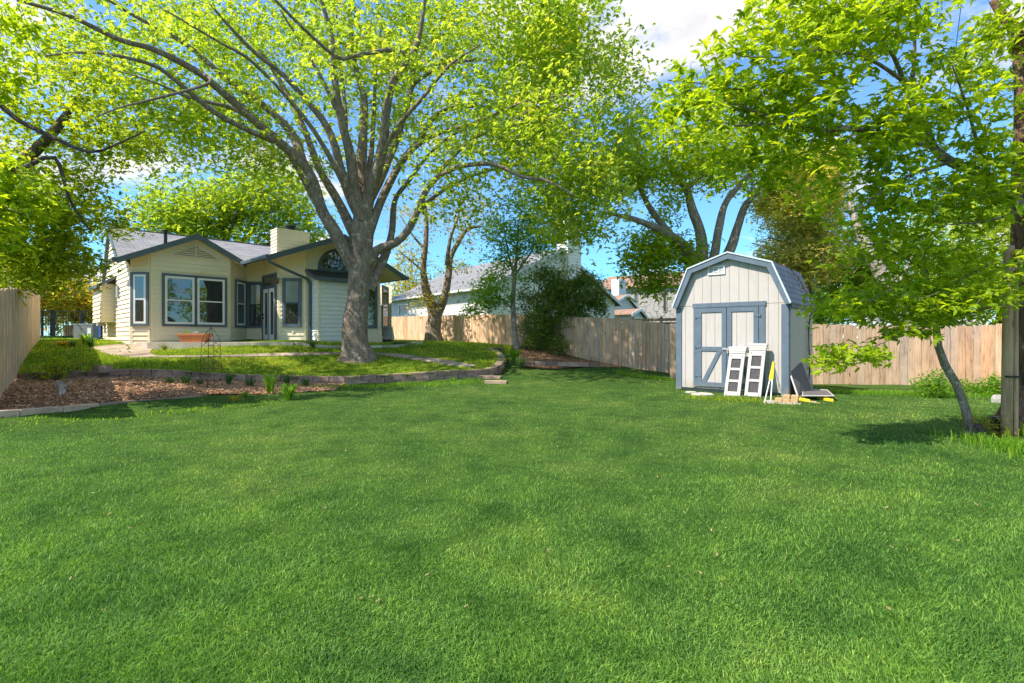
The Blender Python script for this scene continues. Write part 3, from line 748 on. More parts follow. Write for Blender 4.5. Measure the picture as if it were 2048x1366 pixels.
window(house, A, d, sa, sm + .042, ZW0, ZW1, 'white'); window(house, A, d, sm - .041, sb, ZW0 , ZW1, 'white')
A, d, Lw = seg(2); window(house, A, d, s_at(A, d, 467.5), s_at(A, d, 489.5), ZW0, ZW1, 'white')
A, d, Lw = seg(3); window(house, A, d, .06, .68, ZW0, ZW1, 'dark', 'upper', sashw=.04)
A, d, Lw = seg(5); window(house, A, d, s_at(A, d, 566), s_at(A, d, 604), ZW0, ZW1, 'slate', 'upper', sashw=.035)
A, d, Lw = seg(6); window(house, A, d, 2.03, 2.98, ZW0 , ZW1, 'slate', None, sashw=.035)
A, d, Lw = seg(7); window(house, A, d, .35, 1.45, ZW0, ZW1, 'slate', None, sashw=.035)
# arched window
A, d, Lw = seg(6); n = outn(d); ac = s_at(A, d, 674); za = 3.93; ra = .80
q = lambda s, z, o_: A + d * s + n * (o_ + .034) + Vector((0, 0, z))
def arc(r, k=24): return [(ac + r * math.cos(math.pi * i / k), za + r * math.sin(math.pi * i / k)) for i in range(k + 1)]
mb = MB(); ou, inn = arc(ra), arc(ra - .1)
for i in range(24):
    mb.hexa([q(*ou[i], .003), q(*ou[i + 1], .003), q(*inn[i + 1], .003), q(*inn[i], .003)], [q(*ou[i], .05), q(*ou[i + 1], .05), q(*inn[i + 1], .05), q(*inn[i], .05)])
mb.box(q(ac - ra, za - .1, .003), d * 2 * ra, (0, 0, .1), n * .047)
aw = mb.build('arched_window', 'slate', house)
mb = MB(); mb.face([q(*p, .028) for p in arc(ra - .1)]); mb.build('pane', 'glass', aw)
mb = MB(); mb.face([q(*p, .022) for p in arc(ra - .1)]); mb.build('interior', 'blind', aw)
aw.children[0].data.materials[0] = MATS['glass_clear']
# fireplace bump-out
mb = MB(); tr = MB(); f0 = A + d * .2; pr = .65; f1 = A + d * 1.45; zt = 3.42
siding(mb, [(0, FLOOR - .1), (1.25, FLOOR - .1), (1.25, zt), (0, zt)], f0 + n * pr, d, n)
siding(mb, [(0, FLOOR - .1), (pr, FLOOR - .1), (pr, zt), (0, zt + .3)], f0, n, -d)
siding(mb, [(0, FLOOR - .1), (pr, FLOOR - .1), (pr, zt + .3), (0, zt)], f1 + n * pr, -n, d)
tr.box(f0 + n * (pr + .0) + Vector((0, 0, FLOOR - .09)), d * .08, n * .026, (0, 0, zt - FLOOR + .05))
tr.box(f0 + n * (pr - .08) + Vector((0, 0, FLOOR - .09)), n * .08, -d * .026, (0, 0, zt - FLOOR + .05))
bo = mb.build('fireplace_bay', 'white', house); tr.build_each('corner_board', 'creamtrim', bo)
mb = MB(); ra0, ra1 = f0 - d * .22, f1 + d * .2
up0, up1 = rp3(ra0, 3.86), rp3(ra1, 3.86); dn0, dn1 = rp3(ra0 + n * (pr + .2), 3.50), rp3(ra1 + n * (pr + .2), 3.50)
mb.hexa([dn0 - Vector((0, 0, .05)), dn1 - Vector((0, 0, .05)), up1 - Vector((0, 0, .05)), up0 - Vector((0, 0, .05))], [dn0, dn1, up1, up0]); mb.build('bay_roof', 'shingle_dark', bo)
mb = MB(); zz1 = Vector((0, 0, -.13))
for a, b, o_ in ((dn0, dn1, n), (up0, dn0, -d), (dn1, up1, d)):
    mb.hexa([a + zz1 + o_ * .002, b + zz1 + o_ * .002, b + o_ * .002, a + o_ * .002], [a + zz1 + o_ * .03, b + zz1 + o_ * .03, b + o_ * .03, a + o_ * .03])
mb.build('bay_fascia', 'slate', bo)
# french doors with transom
A, d, Lw = seg(4); n = outn(d); q = lambda s, z, o_: A + d * s + n * (o_ + .034) + Vector((0, 0, z))
d0, d1, dt, tt = .12, Lw - .16, FLOOR + 2.05, 3.72
mb = MB()
for (x0, x1, y0, y1) in ((d0, d0 + .09, FLOOR, tt), (d1 - .09, d1, FLOOR, tt), (d0 + .09, d1 - .09, tt - .09, tt), (d0 + .09, d1 - .09, dt, dt + .08)):
    mb.box(q(x0, y0, .003), d * (x1 - x0), (0, 0, y1 - y0), n * .055)
dr = mb.build('door_frame', 'slate', house)
mb = MB(); mb.face([q(d0 + .09, dt + .08, .024), q(d1 - .09, dt + .08, .024), q(d1 - .09, tt - .09, .024), q(d0 + .09, tt - .09, .024)]); mb.build('transom_pane', 'glass', dr)
mid = (d0 + d1) / 2
for x0, x1 in ((d0 + .1, mid - .02), (mid + .02, d1 - .1)):
    mb = MB(); st = .12
    for (a, b, y0, y1) in ((x0, x0 + st, FLOOR + .02, dt - .01), (x1 - st, x1, FLOOR + .02, dt - .01), (x0 + st, x1 - st, FLOOR + .02, FLOOR + .26), (x0 + st, x1 - st, dt - .15, dt - .01)):
        mb.box(q(a, y0, .004), d * (b - a), (0, 0, y1 - y0), n * .036)
    leaf = mb.build('door', 'white', dr)
    mb = MB(); mb.face([q(x0 + st, FLOOR + .26, .02), q(x1 - st, FLOOR + .26, .02), q(x1 - st, dt - .15, .02), q(x0 + st, dt - .15, .02)]); mb.build('pane', 'glass', leaf)
mb = MB(); mb.box(q(mid - .02, FLOOR + .02, .004), d * .04, (0, 0, dt - FLOOR - .04), n * .05); mb.build('astragal', 'slate', dr)
mb = MB()
for z in (FLOOR + .92, FLOOR + 1.06): mb.tube([q(d0 + .15, z, .04), q(d0 + .15, z, .1)], .03, 8)
mb.build_each('handle', 'black', dr)
# wall lantern on W5 near the door
A5, d5, L5 = seg(5); q5 = lambda s, z, o_: A5 + d5 * s + outn(d5) * o_ + Vector((0, 0, z))
mb = MB(); mb.tube([q5(.06, 3.42, .0), q5(.03, 3.5, .12), q5(.0, 3.44, .16)], .015, 6); mb.tube([q5(0, 3.26, .16), q5(0, 3.30, .16), q5(0, 3.42, .16), q5(0, 3.46, .16)], [.02, .06, .07, .02], 6)
mb.build('wall_lantern', 'copper', house)
# floodlight under the vent
mb = MB(); mb.tube([o3(vc + .12, 3.68, .02), o3(vc + .12, 3.68, .05)], .07, 10)
for s_ in (-.07, .09): mb.tube([o3(vc + .12, 3.68, .05), o3(vc + .12 + s_, 3.66, .12), o3(vc + .12 + s_ * 1.3, 3.62, .2)], [.02, .035, .055], 8)
mb.build('floodlight', 'creamtrim', house)
# outlet covers
for (i_, s_, z_) in ((3, .42, 1.45), (5, .5, 1.42)):
    A, d, Lw = seg(i_); mb = MB(); mb.box(A + d * s_ + outn(d) * .012 + Vector((0, 0, z_)), d * .08, (0, 0, .13), outn(d) * .03); mb.build('outlet_cover', 'creamtrim', house)
# side bump-out with its little roof
mb = MB(); sA = vec2(WC[0]) + dside * 2.9
for (s0_, s1_) in ((0, 1.9),):
    o_ = sA + dside * s1_ + nside * .45
    siding(mb, [(0, 1.85), (s1_, 1.85), (s1_, 3.3), (0, 3.3)], o_, -dside, nside)
    siding(mb, [(0, 1.85), (.45, 1.85), (.45, 3.3), (0, 3.3)], sA + nside * .45, -nside, -dside)
    mb.face([sA + Vector((0, 0, 1.85)), sA + nside * .45 + Vector((0, 0, 1.85)), o_ + Vector((0, 0, 1.85)), sA + dside * s1_ + Vector((0, 0, 1.85))])
sb_ = mb.build('side_bay', 'creamtrim', house)
mb = MB(); a = rp3(sA - dside * .25, 3.62); b = rp3(sA + dside * 2.0, 3.62); c = b + nside * .62 - Vector((0, 0, .40)); d_ = a + nside * .62 - Vector((0, 0, .40))
mb.hexa([p - Vector((0, 0, .12)) for p in (a, d_, c, b)], [a, d_, c, b]); mb.build('bay_roof', 'slate', sb_)
# meter box, conduit
mb = MB(); m0 = vec2(WC[0]) + dside * 2.0 + nside * .02
mb.box(rp3(m0, 2.75), dside * .32, (0, 0, .42), nside * .07); mb.build('side_vent', 'acgrey', house)
mb = MB(); m0 = vec2(WC[0]) + dside * 5.1 + nside * .02
mb.box(rp3(m0, 1.75), dside * .5, (0, 0, 1.0), nside * .25); mt = mb.build('meter_box', 'acgrey', house)
mb = MB(); mb.tube([rp3(m0 + nside * .12 + dside * .1, 1.75), rp3(m0 + nside * .12 + dside * .1, 1.2)], .04, 6); mb.tube([rp3(m0 + nside * .12 + dside * .1, 1.3), rp3(m0 + nside * .3, 1.2), rp3(m0 + nside * .12 - dside * .7, 1.25)], .02, 5); mb.build('conduit', 'iron', mt)
# chimney
ch = Vector((-8.98, 20.3, 0)); cb = b_ * .62; ce = e_ * 1.24
mb = MB(); siding(mb, [(0, 4.0), (1.24, 4.0), (1.24, 5.42), (0, 5.42)], ch, e_, n_out, .13)
siding(mb, [(0, 4.0), (.62, 4.0), (.62, 5.42), (0, 5.42)], ch + cb, -b_, -e_, .13)
siding(mb, [(0, 4.0), (.62, 4.0), (.62, 5.42), (0, 5.42)], ch + ce, b_, e_, .13)
siding(mb, [(0, 4.0), (1.24, 4.0), (1.24, 5.42), (0, 5.42)], ch + ce + cb, -e_, b_, .13)
chm = mb.build('chimney', 'cream', house)
mb = MB()
for o_, dd in ((ch, e_), (ch + ce, -e_)): mb.box(o_ + n_out * .012 + Vector((0, 0, 4.0)), dd * .08, n_out * .014, (0, 0, 1.40))
mb.box(ch - e_ * .03 + n_out * .03 + Vector((0, 0, 5.42)), ce + e_ * .06, cb + b_ * .06, (0, 0, .05)); mb.build('chimney_cap', 'creamtrim', chm)
mb = MB(); cc_ = ch + ce * .5 + cb * .5; mb.tube([rp3(cc_, 5.47), rp3(cc_, 5.6)], .2, 16); mb.tube([rp3(cc_, 5.63), rp3(cc_, 5.66), rp3(cc_, 5.68)], [.25, .25, .2], 16); mb.tube([rp3(cc_, 5.58), rp3(cc_, 5.66)], .17, 16); mb.build('flue', 'iron', chm)
# plumbing vent on the roof
vp = P(331, 481, 19.6); mb = MB(); mb.tube([vp - Vector((0, 0, .2)), vp + Vector((0, 0, .22))], .06, 10); mb.tube([vp + Vector((0, 0, .28)), vp + Vector((0, 0, .38))], .11, 10); mb.tube([vp + Vector((0, 0, .2)), vp + Vector((0, 0, .3))], .05, 8); mb.build('vent_pipe', 'black', house)

# ================================================================ FENCES
def picketfence(name, mat, pts, label, cat, pw=.145, gap=.008, dog=True, th=.02, parent_group=None, facing=1):
    """pts: (x, y, zbottom, ztop)"""
    t = thing(name, (pts[0][0], pts[0][1], pts[0][2]), label, cat, parent_group)
    mb = MB(); seglen = []
    for a, b in zip(pts, pts[1:]):
        A, B = vec2(a), vec2(b); Lw = (B - A).length; d = (B - A).normalized(); n = outn(d) * facing; s = 0
        npk = max(1, round(Lw / pw)); pw_ = Lw / npk
        while s < Lw - pw_ * .5:
            f = (s + pw_ / 2) / Lw; zb = a[2] + (b[2] - a[2]) * f - .02; zt = a[3] + (b[3] - a[3]) * f + random.uniform(-.02, .02)
            o_ = A + d * s + n * random.uniform(0, .008); w_ = pw_ - gap * random.uniform(.4, 2.0); c = .025
            pr = [(0, zb), (w_, zb), (w_, zt - c), (w_ - c, zt), (c, zt), (0, zt - c)]
            tilt = random.uniform(-.006, .006)
            mb.hexa([o_ + d * (x + tilt * (z - zb)) + Vector((0, 0, z)) for x, z in pr], [o_ + d * (x + tilt * (z - zb)) + n * th + Vector((0, 0, z)) for x, z in pr], random.random())
            s += pw_
    mb.build('pickets', mat, t)
    mb = MB()
    for a, b in zip(pts, pts[1:]):
        A, B = vec2(a), vec2(b); d = (B - A).normalized(); n = outn(d) * facing
        for f in (.12, .5, .86):
            za, zb = a[2] + (a[3] - a[2]) * f, b[2] + (b[3] - b[2]) * f
            o_ = A - n * .045
            mb.hexa([o_ + Vector((0, 0, za)), o_ + n * .04 + Vector((0, 0, za)), o_ + n * .04 + Vector((0, 0, za + .09)), o_ + Vector((0, 0, za + .09))],
                    [B - n * .045 + Vector((0, 0, zb)), B - n * .005 + Vector((0, 0, zb)), B - n * .005 + Vector((0, 0, zb + .09)), B - n * .045 + Vector((0, 0, zb + .09))])
    mb.build('rails', mat, t)
    return t
picketfence('wooden_fence', 'wood_left', [(-8.1, 8.27, .1, 2.02), (-8.8, 9.1, .2, 2.09), (-9.8, 10.3, .30, 2.2), (-10.9, 11.62, .40, 2.33), (-13.2, 14.3, .62, 2.60), (-16, 17.7, .9, 2.85), (-18.9, 21.2, 1.1, 2.97)],
            'tall wooden picket fence running up the slope on the left side of the yard', 'fence', facing=1)
fr = []
for px, Z, yt in ((1372, 17.95, 651), (1353, 18.2, 650.5), (1300, 18.85, 643), (1250, 19.55, 637.5), (1200, 20.3, 635.5), (1150, 21.2, 634), (1100, 22.15, 631.5), (1040, 23.4, 629.5), (960, 25.2, 629), (870, 27.5, 631), (780, 30.2, 633.5), (760, 31, 634)):
    x = (px - HX) / FPX * Z; fr.append((x, Z, float(zground([x], [Z])[0]), CZ - (yt - HY) / FPX * Z))
picketfence('wooden_fence', 'wood_right', fr, 'long weathered wooden fence behind the shrubs and the two trunked tree', 'fence', facing=-1)
fb = []
for px, Z, yt in ((1340, 16.6, 647), (1619, 15.6, 648), (1700, 15.5, 650), (1800, 15.4, 652), (1900, 15.25, 652), (1992, 15.1, 650)):
    x = (px - HX) / FPX * Z; fb.append((x, Z, float(zground([x], [Z])[0]), CZ - (yt - HY) / FPX * Z))
picketfence('wooden_fence', 'wood_back', fb, 'sunlit wooden back fence between the shed and the utility pole', 'fence', facing=1, pw=.19)
fc = []
for px, Z, yt in ((1994, 15.0, 648), (2050, 13.6, 640), (2120, 12, 630)):
    x = (px - HX) / FPX * Z; fc.append((x, Z, float(zground([x], [Z])[0]), CZ - (yt - HY) / FPX * Z))
picketfence('wooden_fence', 'wood_right', fc, 'pale corner fence section seen behind the utility pole at the right edge', 'fence', facing=1)
# neighbour fence behind the iron gate
picketfence('wooden_fence', 'wood_pole', [(-27.5, 32.5, 1.1, 2.05), (-24.8, 32.5, 1.1, 2.05), (-22, 32.5, 1.1, 1.9)], 'low grey picket fence beyond the black iron fence', 'fence', facing=1)
# second fence rail behind the right fence
p_a, p_b = P(1200, 640, 24), P(1356, 648, 22)
t = thing('wooden_fence', (p_a.x, p_a.y, .9), 'neighbouring fence top seen just above the weathered fence left of the shed', 'fence')
mb = MB(); d = (p_b - p_a)
mb.box(p_a - Vector((0, 0, 1.2)), vec2(d), (0, .04, 0), (0, 0, 1.05)); mb.build('boards', 'wood_right', t)
mb = MB(); mb.box(p_a - Vector((0, .06, .1)), vec2(d), (0, .1, 0), (0, 0, .12)); mb.build('top_rail', 'wood_right', t)
for k in (.42, .78):
    mb = MB(); mb.box(p_a + vec2(d) * k - Vector((0, .1, 1.2)), (.1, 0, 0), (0, .035, 0), (0, 0, 1.3)); mb.build('post', 'wood_back', t)
# iron fence
t = thing('iron_fence', (-23.5, 26.5, 1.15), 'black wrought iron fence and gate beside the house', 'fence')
z0_, z1_ = 1.14, 2.58; xa, xb = -24.3, -20.2; Yf = 26.5
mb = MB()
x = xa
while x < xb: mb.tube([(x, Yf, z0_), (x, Yf, z1_)], .011, 4); x += .125
mb.build('bars', 'iron', t)
mb = MB()
for z in (z0_ + .12, z1_ - .22, z1_ - .02): mb.box((xa, Yf - .02, z), (xb - xa, 0, 0), (0, .04, 0), (0, 0, .035))
mb.build('rails', 'iron', t)
for px in (84, 102.5, 108, 163, 205):
    x = (px - HX) / FPX * Yf; mb = MB(); mb.box((x - .04, Yf - .04, z0_ - .1), (.08, 0, 0), (0, .08, 0), (0, 0, z1_ - z0_ + .16)); mb.build('post', 'iron', t)

# AC unit
p = P(182, 684, 24.2); t = thing('ac_unit', (p.x, p.y, 1.12), 'grey air conditioner condenser with vertical grille beside the house wall', 'air conditioner')
mb = MB(); s = .43; mb.box((p.x - s, p.y - s, 1.12), (2 * s, 0, 0), (0, 2 * s, 0), (0, 0, .72)); mb.build('casing', 'dark', t)
mb = MB()
for k in range(20):
    x = p.x - s + .02 + k * (2 * s - .04) / 19; mb.box((x - .012, p.y - s - .022, 1.14), (.024, 0, 0), (0, .02, 0), (0, 0, .68))
    y = p.y - s + .02 + k * (2 * s - .04) / 19; mb.box((p.x + s + .002, y - .012, 1.14), (.02, 0, 0), (0, .024, 0), (0, 0, .68))
mb.build('grille', 'acgrey', t)
mb = MB(); mb.box((p.x - s - .03, p.y - s - .03, 1.84), (2 * s + .06, 0, 0), (0, 2 * s + .06, 0), (0, 0, .05)); mb.build('lid', 'acgrey', t)
mb = MB(); mb.box((p.x + .2, p.y - s - .03, 1.3), (.16, 0, 0), (0, .02, 0), (0, 0, .4)); mb.build('label_panel', 'white', t)
p = P(203, 660, 23.6); mb = MB(); mb.box((p.x - .13, p.y, 1.12), (.26, 0, 0), (0, .3, 0), (0, 0, .74)); mb.box((p.x - .15, p.y - .02, 1.86), (.3, 0, 0), (0, .34, 0), (0, 0, .04))
tag(mb.build('recycling_bin', 'blue', None, loc=(p.x, p.y, 1.12)), 'narrow blue bin between the air conditioner and the house', 'bin')

# planter on the patio
pc = P(390, 684, 17.75); pl = thing('planter', (pc.x, pc.y, ZP), 'rectangular terracotta trough planter standing on the patio edge', 'planter')
mb = MB(); wx = .49; zt = ZP + .27
mb.hexa([(pc.x - wx * .8, pc.y - .13, ZP - .012), (pc.x + wx * .8, pc.y - .13, ZP - .012), (pc.x + wx * .8, pc.y + .13, ZP - .012), (pc.x - wx * .8, pc.y + .13, ZP - .012)],
        [(pc.x - wx * .96, pc.y - .18, zt - .05), (pc.x + wx * .96, pc.y - .18, zt - .05), (pc.x + wx * .96, pc.y + .18, zt - .05), (pc.x - wx * .96, pc.y + .18, zt - .05)]); mb.build('trough', 'terracotta', pl)
mb = MB()
for (a, b, c, d_) in ((-wx, wx, -.2, -.16), (-wx, wx, .16, .2), (-wx, -wx + .04, -.16, .16), (wx - .04, wx, -.16, .16)): mb.box((pc.x + a, pc.y + c, zt - .05), (b - a, 0, 0), (0, d_ - c, 0), (0, 0, .06))
mb.build('rim', 'terracotta', pl)
mb = MB(); mb.face([(pc.x - wx + .04, pc.y - .16, zt - .015), (pc.x + wx - .04, pc.y - .16, zt - .015), (pc.x + wx - .04, pc.y + .16, zt - .015), (pc.x - wx + .04, pc.y + .16, zt - .015)]); mb.build('soil', 'mulch', pl)
# small box behind the planter
p = P(365, 680, 18.0); mb = MB(); mb.box((p.x - .05, p.y, ZP - .01), (.14, 0, 0), (0, .14, 0), (0, 0, .24)); mb.box((p.x - .06, p.y - .01, ZP + .23), (.16, 0, 0), (0, .16, 0), (0, 0, .03))
tag(mb.build('flower_pot', 'rust', None, loc=(p.x, p.y, ZP)), 'small dark brown pot half hidden behind the left end of the terracotta planter', 'pot')
# obelisk trellis
tb = hit(422, 778, zlow); t = thing('obelisk_trellis', tb, 'rusty wire obelisk trellis with pointed top standing in the mulch bed', 'trellis')
def ob(z):  # half width by height
    return .175 - .03 * z if z < 1.08 else max(.0, .142 * (1 - ((z - 1.08) / .27)) ** .7)
H_ = 1.36
for k in range(4):
    an = math.pi / 4 + k * math.pi / 2; pts = [tb + Vector((math.cos(an) * ob(z) * 1.3, math.sin(an) * ob(z) * 1.3, z)) for z in [0, .4, .8, 1.08, 1.15, 1.22, 1.29, 1.349]]
    mb = MB(); mb.tube(pts, .0055, 5); mb.build('leg', 'rust', t)
mb = MB()
for z in (.18, .45, .72, .95, 1.08):
    r = ob(z) * 1.3; mb.tube([tb + Vector((math.cos(a) * r, math.sin(a) * r, z)) for a in [math.pi / 4 + j * math.pi / 2 for j in range(5)]], .004, 4)
mb.build('rings', 'rust', t)
mb = MB()
for j in range(4):
    a0, a1 = math.pi / 4 + j * math.pi / 2, math.pi / 4 + (j + 1) * math.pi / 2
    for z0_, z1_ in ((.72, .95), (.95, 1.08), (.45, .72)):
        r0, r1 = ob(z0_) * 1.3, ob(z1_) * 1.3
        A_ = tb + Vector((math.cos(a0) * r0, math.sin(a0) * r0, z0_)); B_ = tb + Vector((math.cos(a1) * r1, math.sin(a1) * r1, z1_)); C_ = tb + Vector((math.cos(a1) * r0, math.sin(a1) * r0, z0_)); D_ = tb + Vector((math.cos(a0) * r1, math.sin(a0) * r1, z1_))
        mb.tube(catmull([A_, (A_ + B_) / 2 + Vector((0, 0, .02)), B_], .05), .0035, 4); mb.tube(catmull([C_, (C_ + D_) / 2 - Vector((0, 0, .02)), D_], .05), .0035, 4)
mb.build('scrollwork', 'rust', t)
mb = MB(); mb.tube([tb + Vector((0, 0, 1.34)), tb + Vector((0, 0, 1.38)), tb + Vector((0, 0, 1.42))], [.006, .016, .002], 6); mb.build('finial', 'rust', t)

# folding lounge / pad by the right corner of the house
p = P(774, 681, 23.2); zc = float(zup([p.x], [p.y])[0]); t = thing('heater_unit', (p.x, p.y, zc), 'small white slatted unit with black base beside the right corner of the house', 'equipment')
mb = MB(); mb.hexa([(p.x - .28, p.y - .2, zc + .1), (p.x + .3, p.y - .2, zc + .1), (p.x + .3, p.y + .2, zc + .1), (p.x - .28, p.y + .2, zc + .1)], [(p.x - .24, p.y - .05, zc + .66), (p.x + .22, p.y - .05, zc + .66), (p.x + .22, p.y + .1, zc + .66), (p.x - .24, p.y + .1, zc + .66)]); mb.build('panel', 'shutterwhite', t)
mb = MB()
for k in range(5):
    z = zc + .16 + k * .1; f_ = (z - zc - .1) / .56; y = p.y - .2 + .15 * f_ - .012; mb.box((p.x - .24, y, z), (.48, 0, 0), (0, .012, 0), (0, 0, .02))
mb.build('slats', 'acgrey', t)
mb = MB(); mb.box((p.x - .3, p.y - .3, zc - .02), (.56, 0, 0), (0, .4, 0), (0, 0, .12)); mb.build('base', 'black', t)
mb = MB(); mb.tube(catmull([(p.x - .15, p.y - .25, zc + .45), (p.x - .1, p.y - .3, zc + .3), (p.x - .22, p.y - .32, zc + .2), (p.x - .28, p.y - .3, zc + .08)], .05), .014, 5); mb.build('hose', 'black', t)

# ================================================================ SHED
SL = Vector((3.98, 12.75, 0)); SR = Vector((5.84, 11.2, 0)); sd = (SR - SL).normalized(); SW = (SR - SL).length; sn = outn(sd); sb = -sn; DEP = 2.44
zB, zE = .03, 2.0
shed = thing('garden_shed', (SL + SR) / 2 + sb * 1.2 + Vector((0, 0, zB)), 'white barn style garden shed with gambrel roof and slate blue trim', 'shed')
prof = [(0, zE), (.32, 2.80), (SW / 2, 3.10), (SW - .32, 2.80), (SW, zE)]
mb = MB(); vpanels(mb, [(0, zB + .05), (SW, zB + .05), (SW, zE - .004), (0, zE - .004)], SL, sd, sn, .203)
vpanels(mb, [(0, zE + .004), (SW, zE + .004)] + prof[::-1][1:-1], SL, sd, sn, .203)
o_ = SL + sb * DEP; mb.face([rp3(SL + sb * DEP + sd * s, z) for s, z in [(0, zB), (SW, zB)] + prof[::-1]][::-1])
mb.build('front_wall', 'shedwall', shed)
mb = MB(); vpanels(mb, [(0, zB), (DEP, zB), (DEP, zE), (0, zE)], SR, sb, sd, .203); vpanels(mb, [(0, zB), (DEP, zB), (DEP, zE), (0, zE)], SL + sb * DEP, -sb, -sd, .203); mb.build('side_wall', 'shedside', shed)
# roof
ov = .12
rp = [(-.06, zE - .03), (.30, 2.86), (SW / 2, 3.16), (SW - .30, 2.86), (SW + .06, zE - .03)]
mb = MB(); a0, a1 = SL + sn * ov, SL + sb * (DEP + .08)
for k in range(4):
    (s0_, z0_), (s1_, z1_) = rp[k], rp[k + 1]; nn = Vector((0, 0, .03)) + sd * (-.02 if k < 2 else .02) * (1 if k in (0, 3) else 0)
    b4 = [rp3(a0 + sd * s0_, z0_), rp3(a0 + sd * s1_, z1_), rp3(a1 + sd * s1_, z1_), rp3(a1 + sd * s0_, z0_)]
    mb.hexa(b4, [x + nn for x in b4])
mb.build('roof', 'shingle_shed', shed)
mb = MB(); ml = MB()
for k in range(4):
    (s0_, z0_), (s1_, z1_) = rp[k], rp[k + 1]; dd = Vector((s1_ - s0_, z1_ - z0_, 0)).normalized(); nr = Vector((dd.y, -dd.x, 0)) * .10
    inn = lambda s, z: (s, z)
    c0 = (s0_ , z0_); c1 = (s1_, z1_)
    # inner offsets mitred towards the middle of the shed
    cx, cz_ = SW / 2, 2.0
    def inw(s, z): v = Vector((cx - s, cz_ - z, 0)); return (s + v.normalized().x * (.13 if z > 2.2 else .10), z + (v.normalized().y * .13 if z > 2.2 else 0))
    i0_, i1_ = inw(*c0), inw(*c1)
    Q = lambda s, z, o: rp3(SL + sd * s + sn * o, z)
    fr4 = [c0, c1, i1_, i0_]
    mb.hexa([Q(s, z, .03) for s, z in fr4], [Q(s, z, ov + .012) for s, z in fr4])
    out = lambda s, z: (s + (s - cx) * .02, z + .03)
    l4 = [c0, c1, out(*c1), out(*c0)]
    ml.hexa([Q(s, z, .1) for s, z in l4], [Q(s, z, ov + .03) for s, z in l4])
mb.build('rake_trim', 'slateblue', shed); ml.build('drip_edge', 'shedlip', shed)
mb = MB()
Q = lambda s, z, o: rp3(SL + sd * s + sn * o, z)
mb.box(Q(-.02, zB, .013), sd * .13, (0, 0, zE - zB - .03), sn * .02)
mb.box(Q(SW - .13, zB, .013), sd * .145, (0, 0, zE - zB - .03), sn * .02)
mb.box(SR + sd * .014 - sb * .01 + Vector((0, 0, zB)), sb * .06, (0, 0, zE - zB - .03), sd * .02)
mb.box(SR + sd * .014 + sb * .05 + Vector((0, 0, zE - .1)), sb * (DEP - .05), (0, 0, .09), sd * .04)
mb.build_each('corner_trim', 'slateblue', shed)
# door
D0, D1, DZ = .402, 1.968, 1.955; DM = 1.165
mb = MB(); mb.box(Q(D0, zB + .08, .014), sd * .085, (0, 0, DZ - zB - .08), sn * .022); mb.box(Q(D1 - .12, zB + .08, .014), sd * .12, (0, 0, DZ - zB - .08), sn * .022); mb.box(Q(D0 - .02, DZ, .014), sd * (D1 - D0 + .04), (0, 0, .10), sn * .03)
mb.build('door_frame', 'slateblue', shed)
for x0, x1, lab in ((D0 + .09, DM - .01, None), (DM + .01, D1 - .13, None)):
    mb = MB(); vpanels(mb, [(0, zB + .12), (x1 - x0, zB + .12), (x1 - x0, DZ - .02), (0, DZ - .02)], SL + sd * x0 + sn * .014, sd, sn, .203)
    dl = mb.build('door', 'shedwall', shed)
    mb = MB(); T = .10; zb2, zt2 = zB + .10, DZ - .015; zm = 1.0; q = lambda s, z: Q(x0 + s, z, .028); W_ = x1 - x0
    mb.box(q(0, zb2), sd * T, (0, 0, zt2 - zb2), sn * .02); mb.box(q(W_ - T, zb2), sd * T, (0, 0, zt2 - zb2), sn * .02)
    for zz_ in (zb2, zm - .05, zt2 - T): mb.box(q(T, zz_), sd * (W_ - 2 * T), (0, 0, T), sn * .0185)
    a, b = (T, zb2 + T), (W_ - T, zm - .05)
    if x0 > 1: a, b = (W_ - T, a[1]), (T, b[1])
    sx = 1 if x0 < 1 else -1
    ds = .1 * sx
    mb.hexa([q(a[0], a[1]), q(a[0] + ds, a[1]), q(b[0], b[1]), q(b[0] - ds, b[1])] if sx > 0 else [q(a[0] + ds, a[1]), q(a[0], a[1]), q(b[0] - ds, b[1]), q(b[0], b[1])],
            [x + sn * .017 for x in ([q(a[0], a[1]), q(a[0] + ds, a[1]), q(b[0], b[1]), q(b[0] - ds, b[1])] if sx > 0 else [q(a[0] + ds, a[1]), q(a[0], a[1]), q(b[0] - ds, b[1]), q(b[0], b[1])])])
    mb.build('door_trim', 'slateblue', dl)
mb = MB(); mb.box(Q(DM - .09, .98, .05), sd * .2, (0, 0, .05), sn * .02); mb.tube([Q(DM + .03, .98, .075), Q(DM + .03, .9, .08)], .02, 8); mb.build('latch', 'acgrey', shed)
# vent
mb = MB(); v0, v1, vz0, vz1 = .74, 1.12, 2.70, 2.90
for (x0, x1, y0, y1) in ((v0, v1, vz0, vz0 + .03), (v0, v1, vz1 - .03, vz1), (v0, v0 + .025, vz0 + .03, vz1 - .03), (v1 - .025, v1, vz0 + .03, vz1 - .03), (v0 + .125, v0 + .14, vz0 + .03, vz1 - .03), (v0 + .245, v0 + .26, vz0 + .03, vz1 - .03)):
    mb.box(Q(x0, y0, .014), sd * (x1 - x0), (0, 0, y1 - y0), sn * .025)
sv = mb.build('gable_vent', 'white', shed)
mb = MB()
for k in range(4):
    z = vz0 + .04 + k * .035; mb.hexa([Q(v0 + .02, z, .016), Q(v1 - .02, z, .016), Q(v1 - .02, z + .006, .016), Q(v0 + .02, z + .006, .016)], [Q(v0 + .02, z - .02, .032), Q(v1 - .02, z - .02, .032), Q(v1 - .02, z - .014, .032), Q(v0 + .02, z - .014, .032)])
mb.build('louvre', 'bluewhite', sv)
mb = MB(); mb.box(Q(.1, -.1, -.05), sd * (SW - .2), sb * (DEP - .1), (0, 0, .18)); mb.build('floor_frame', 'taupe', shed)
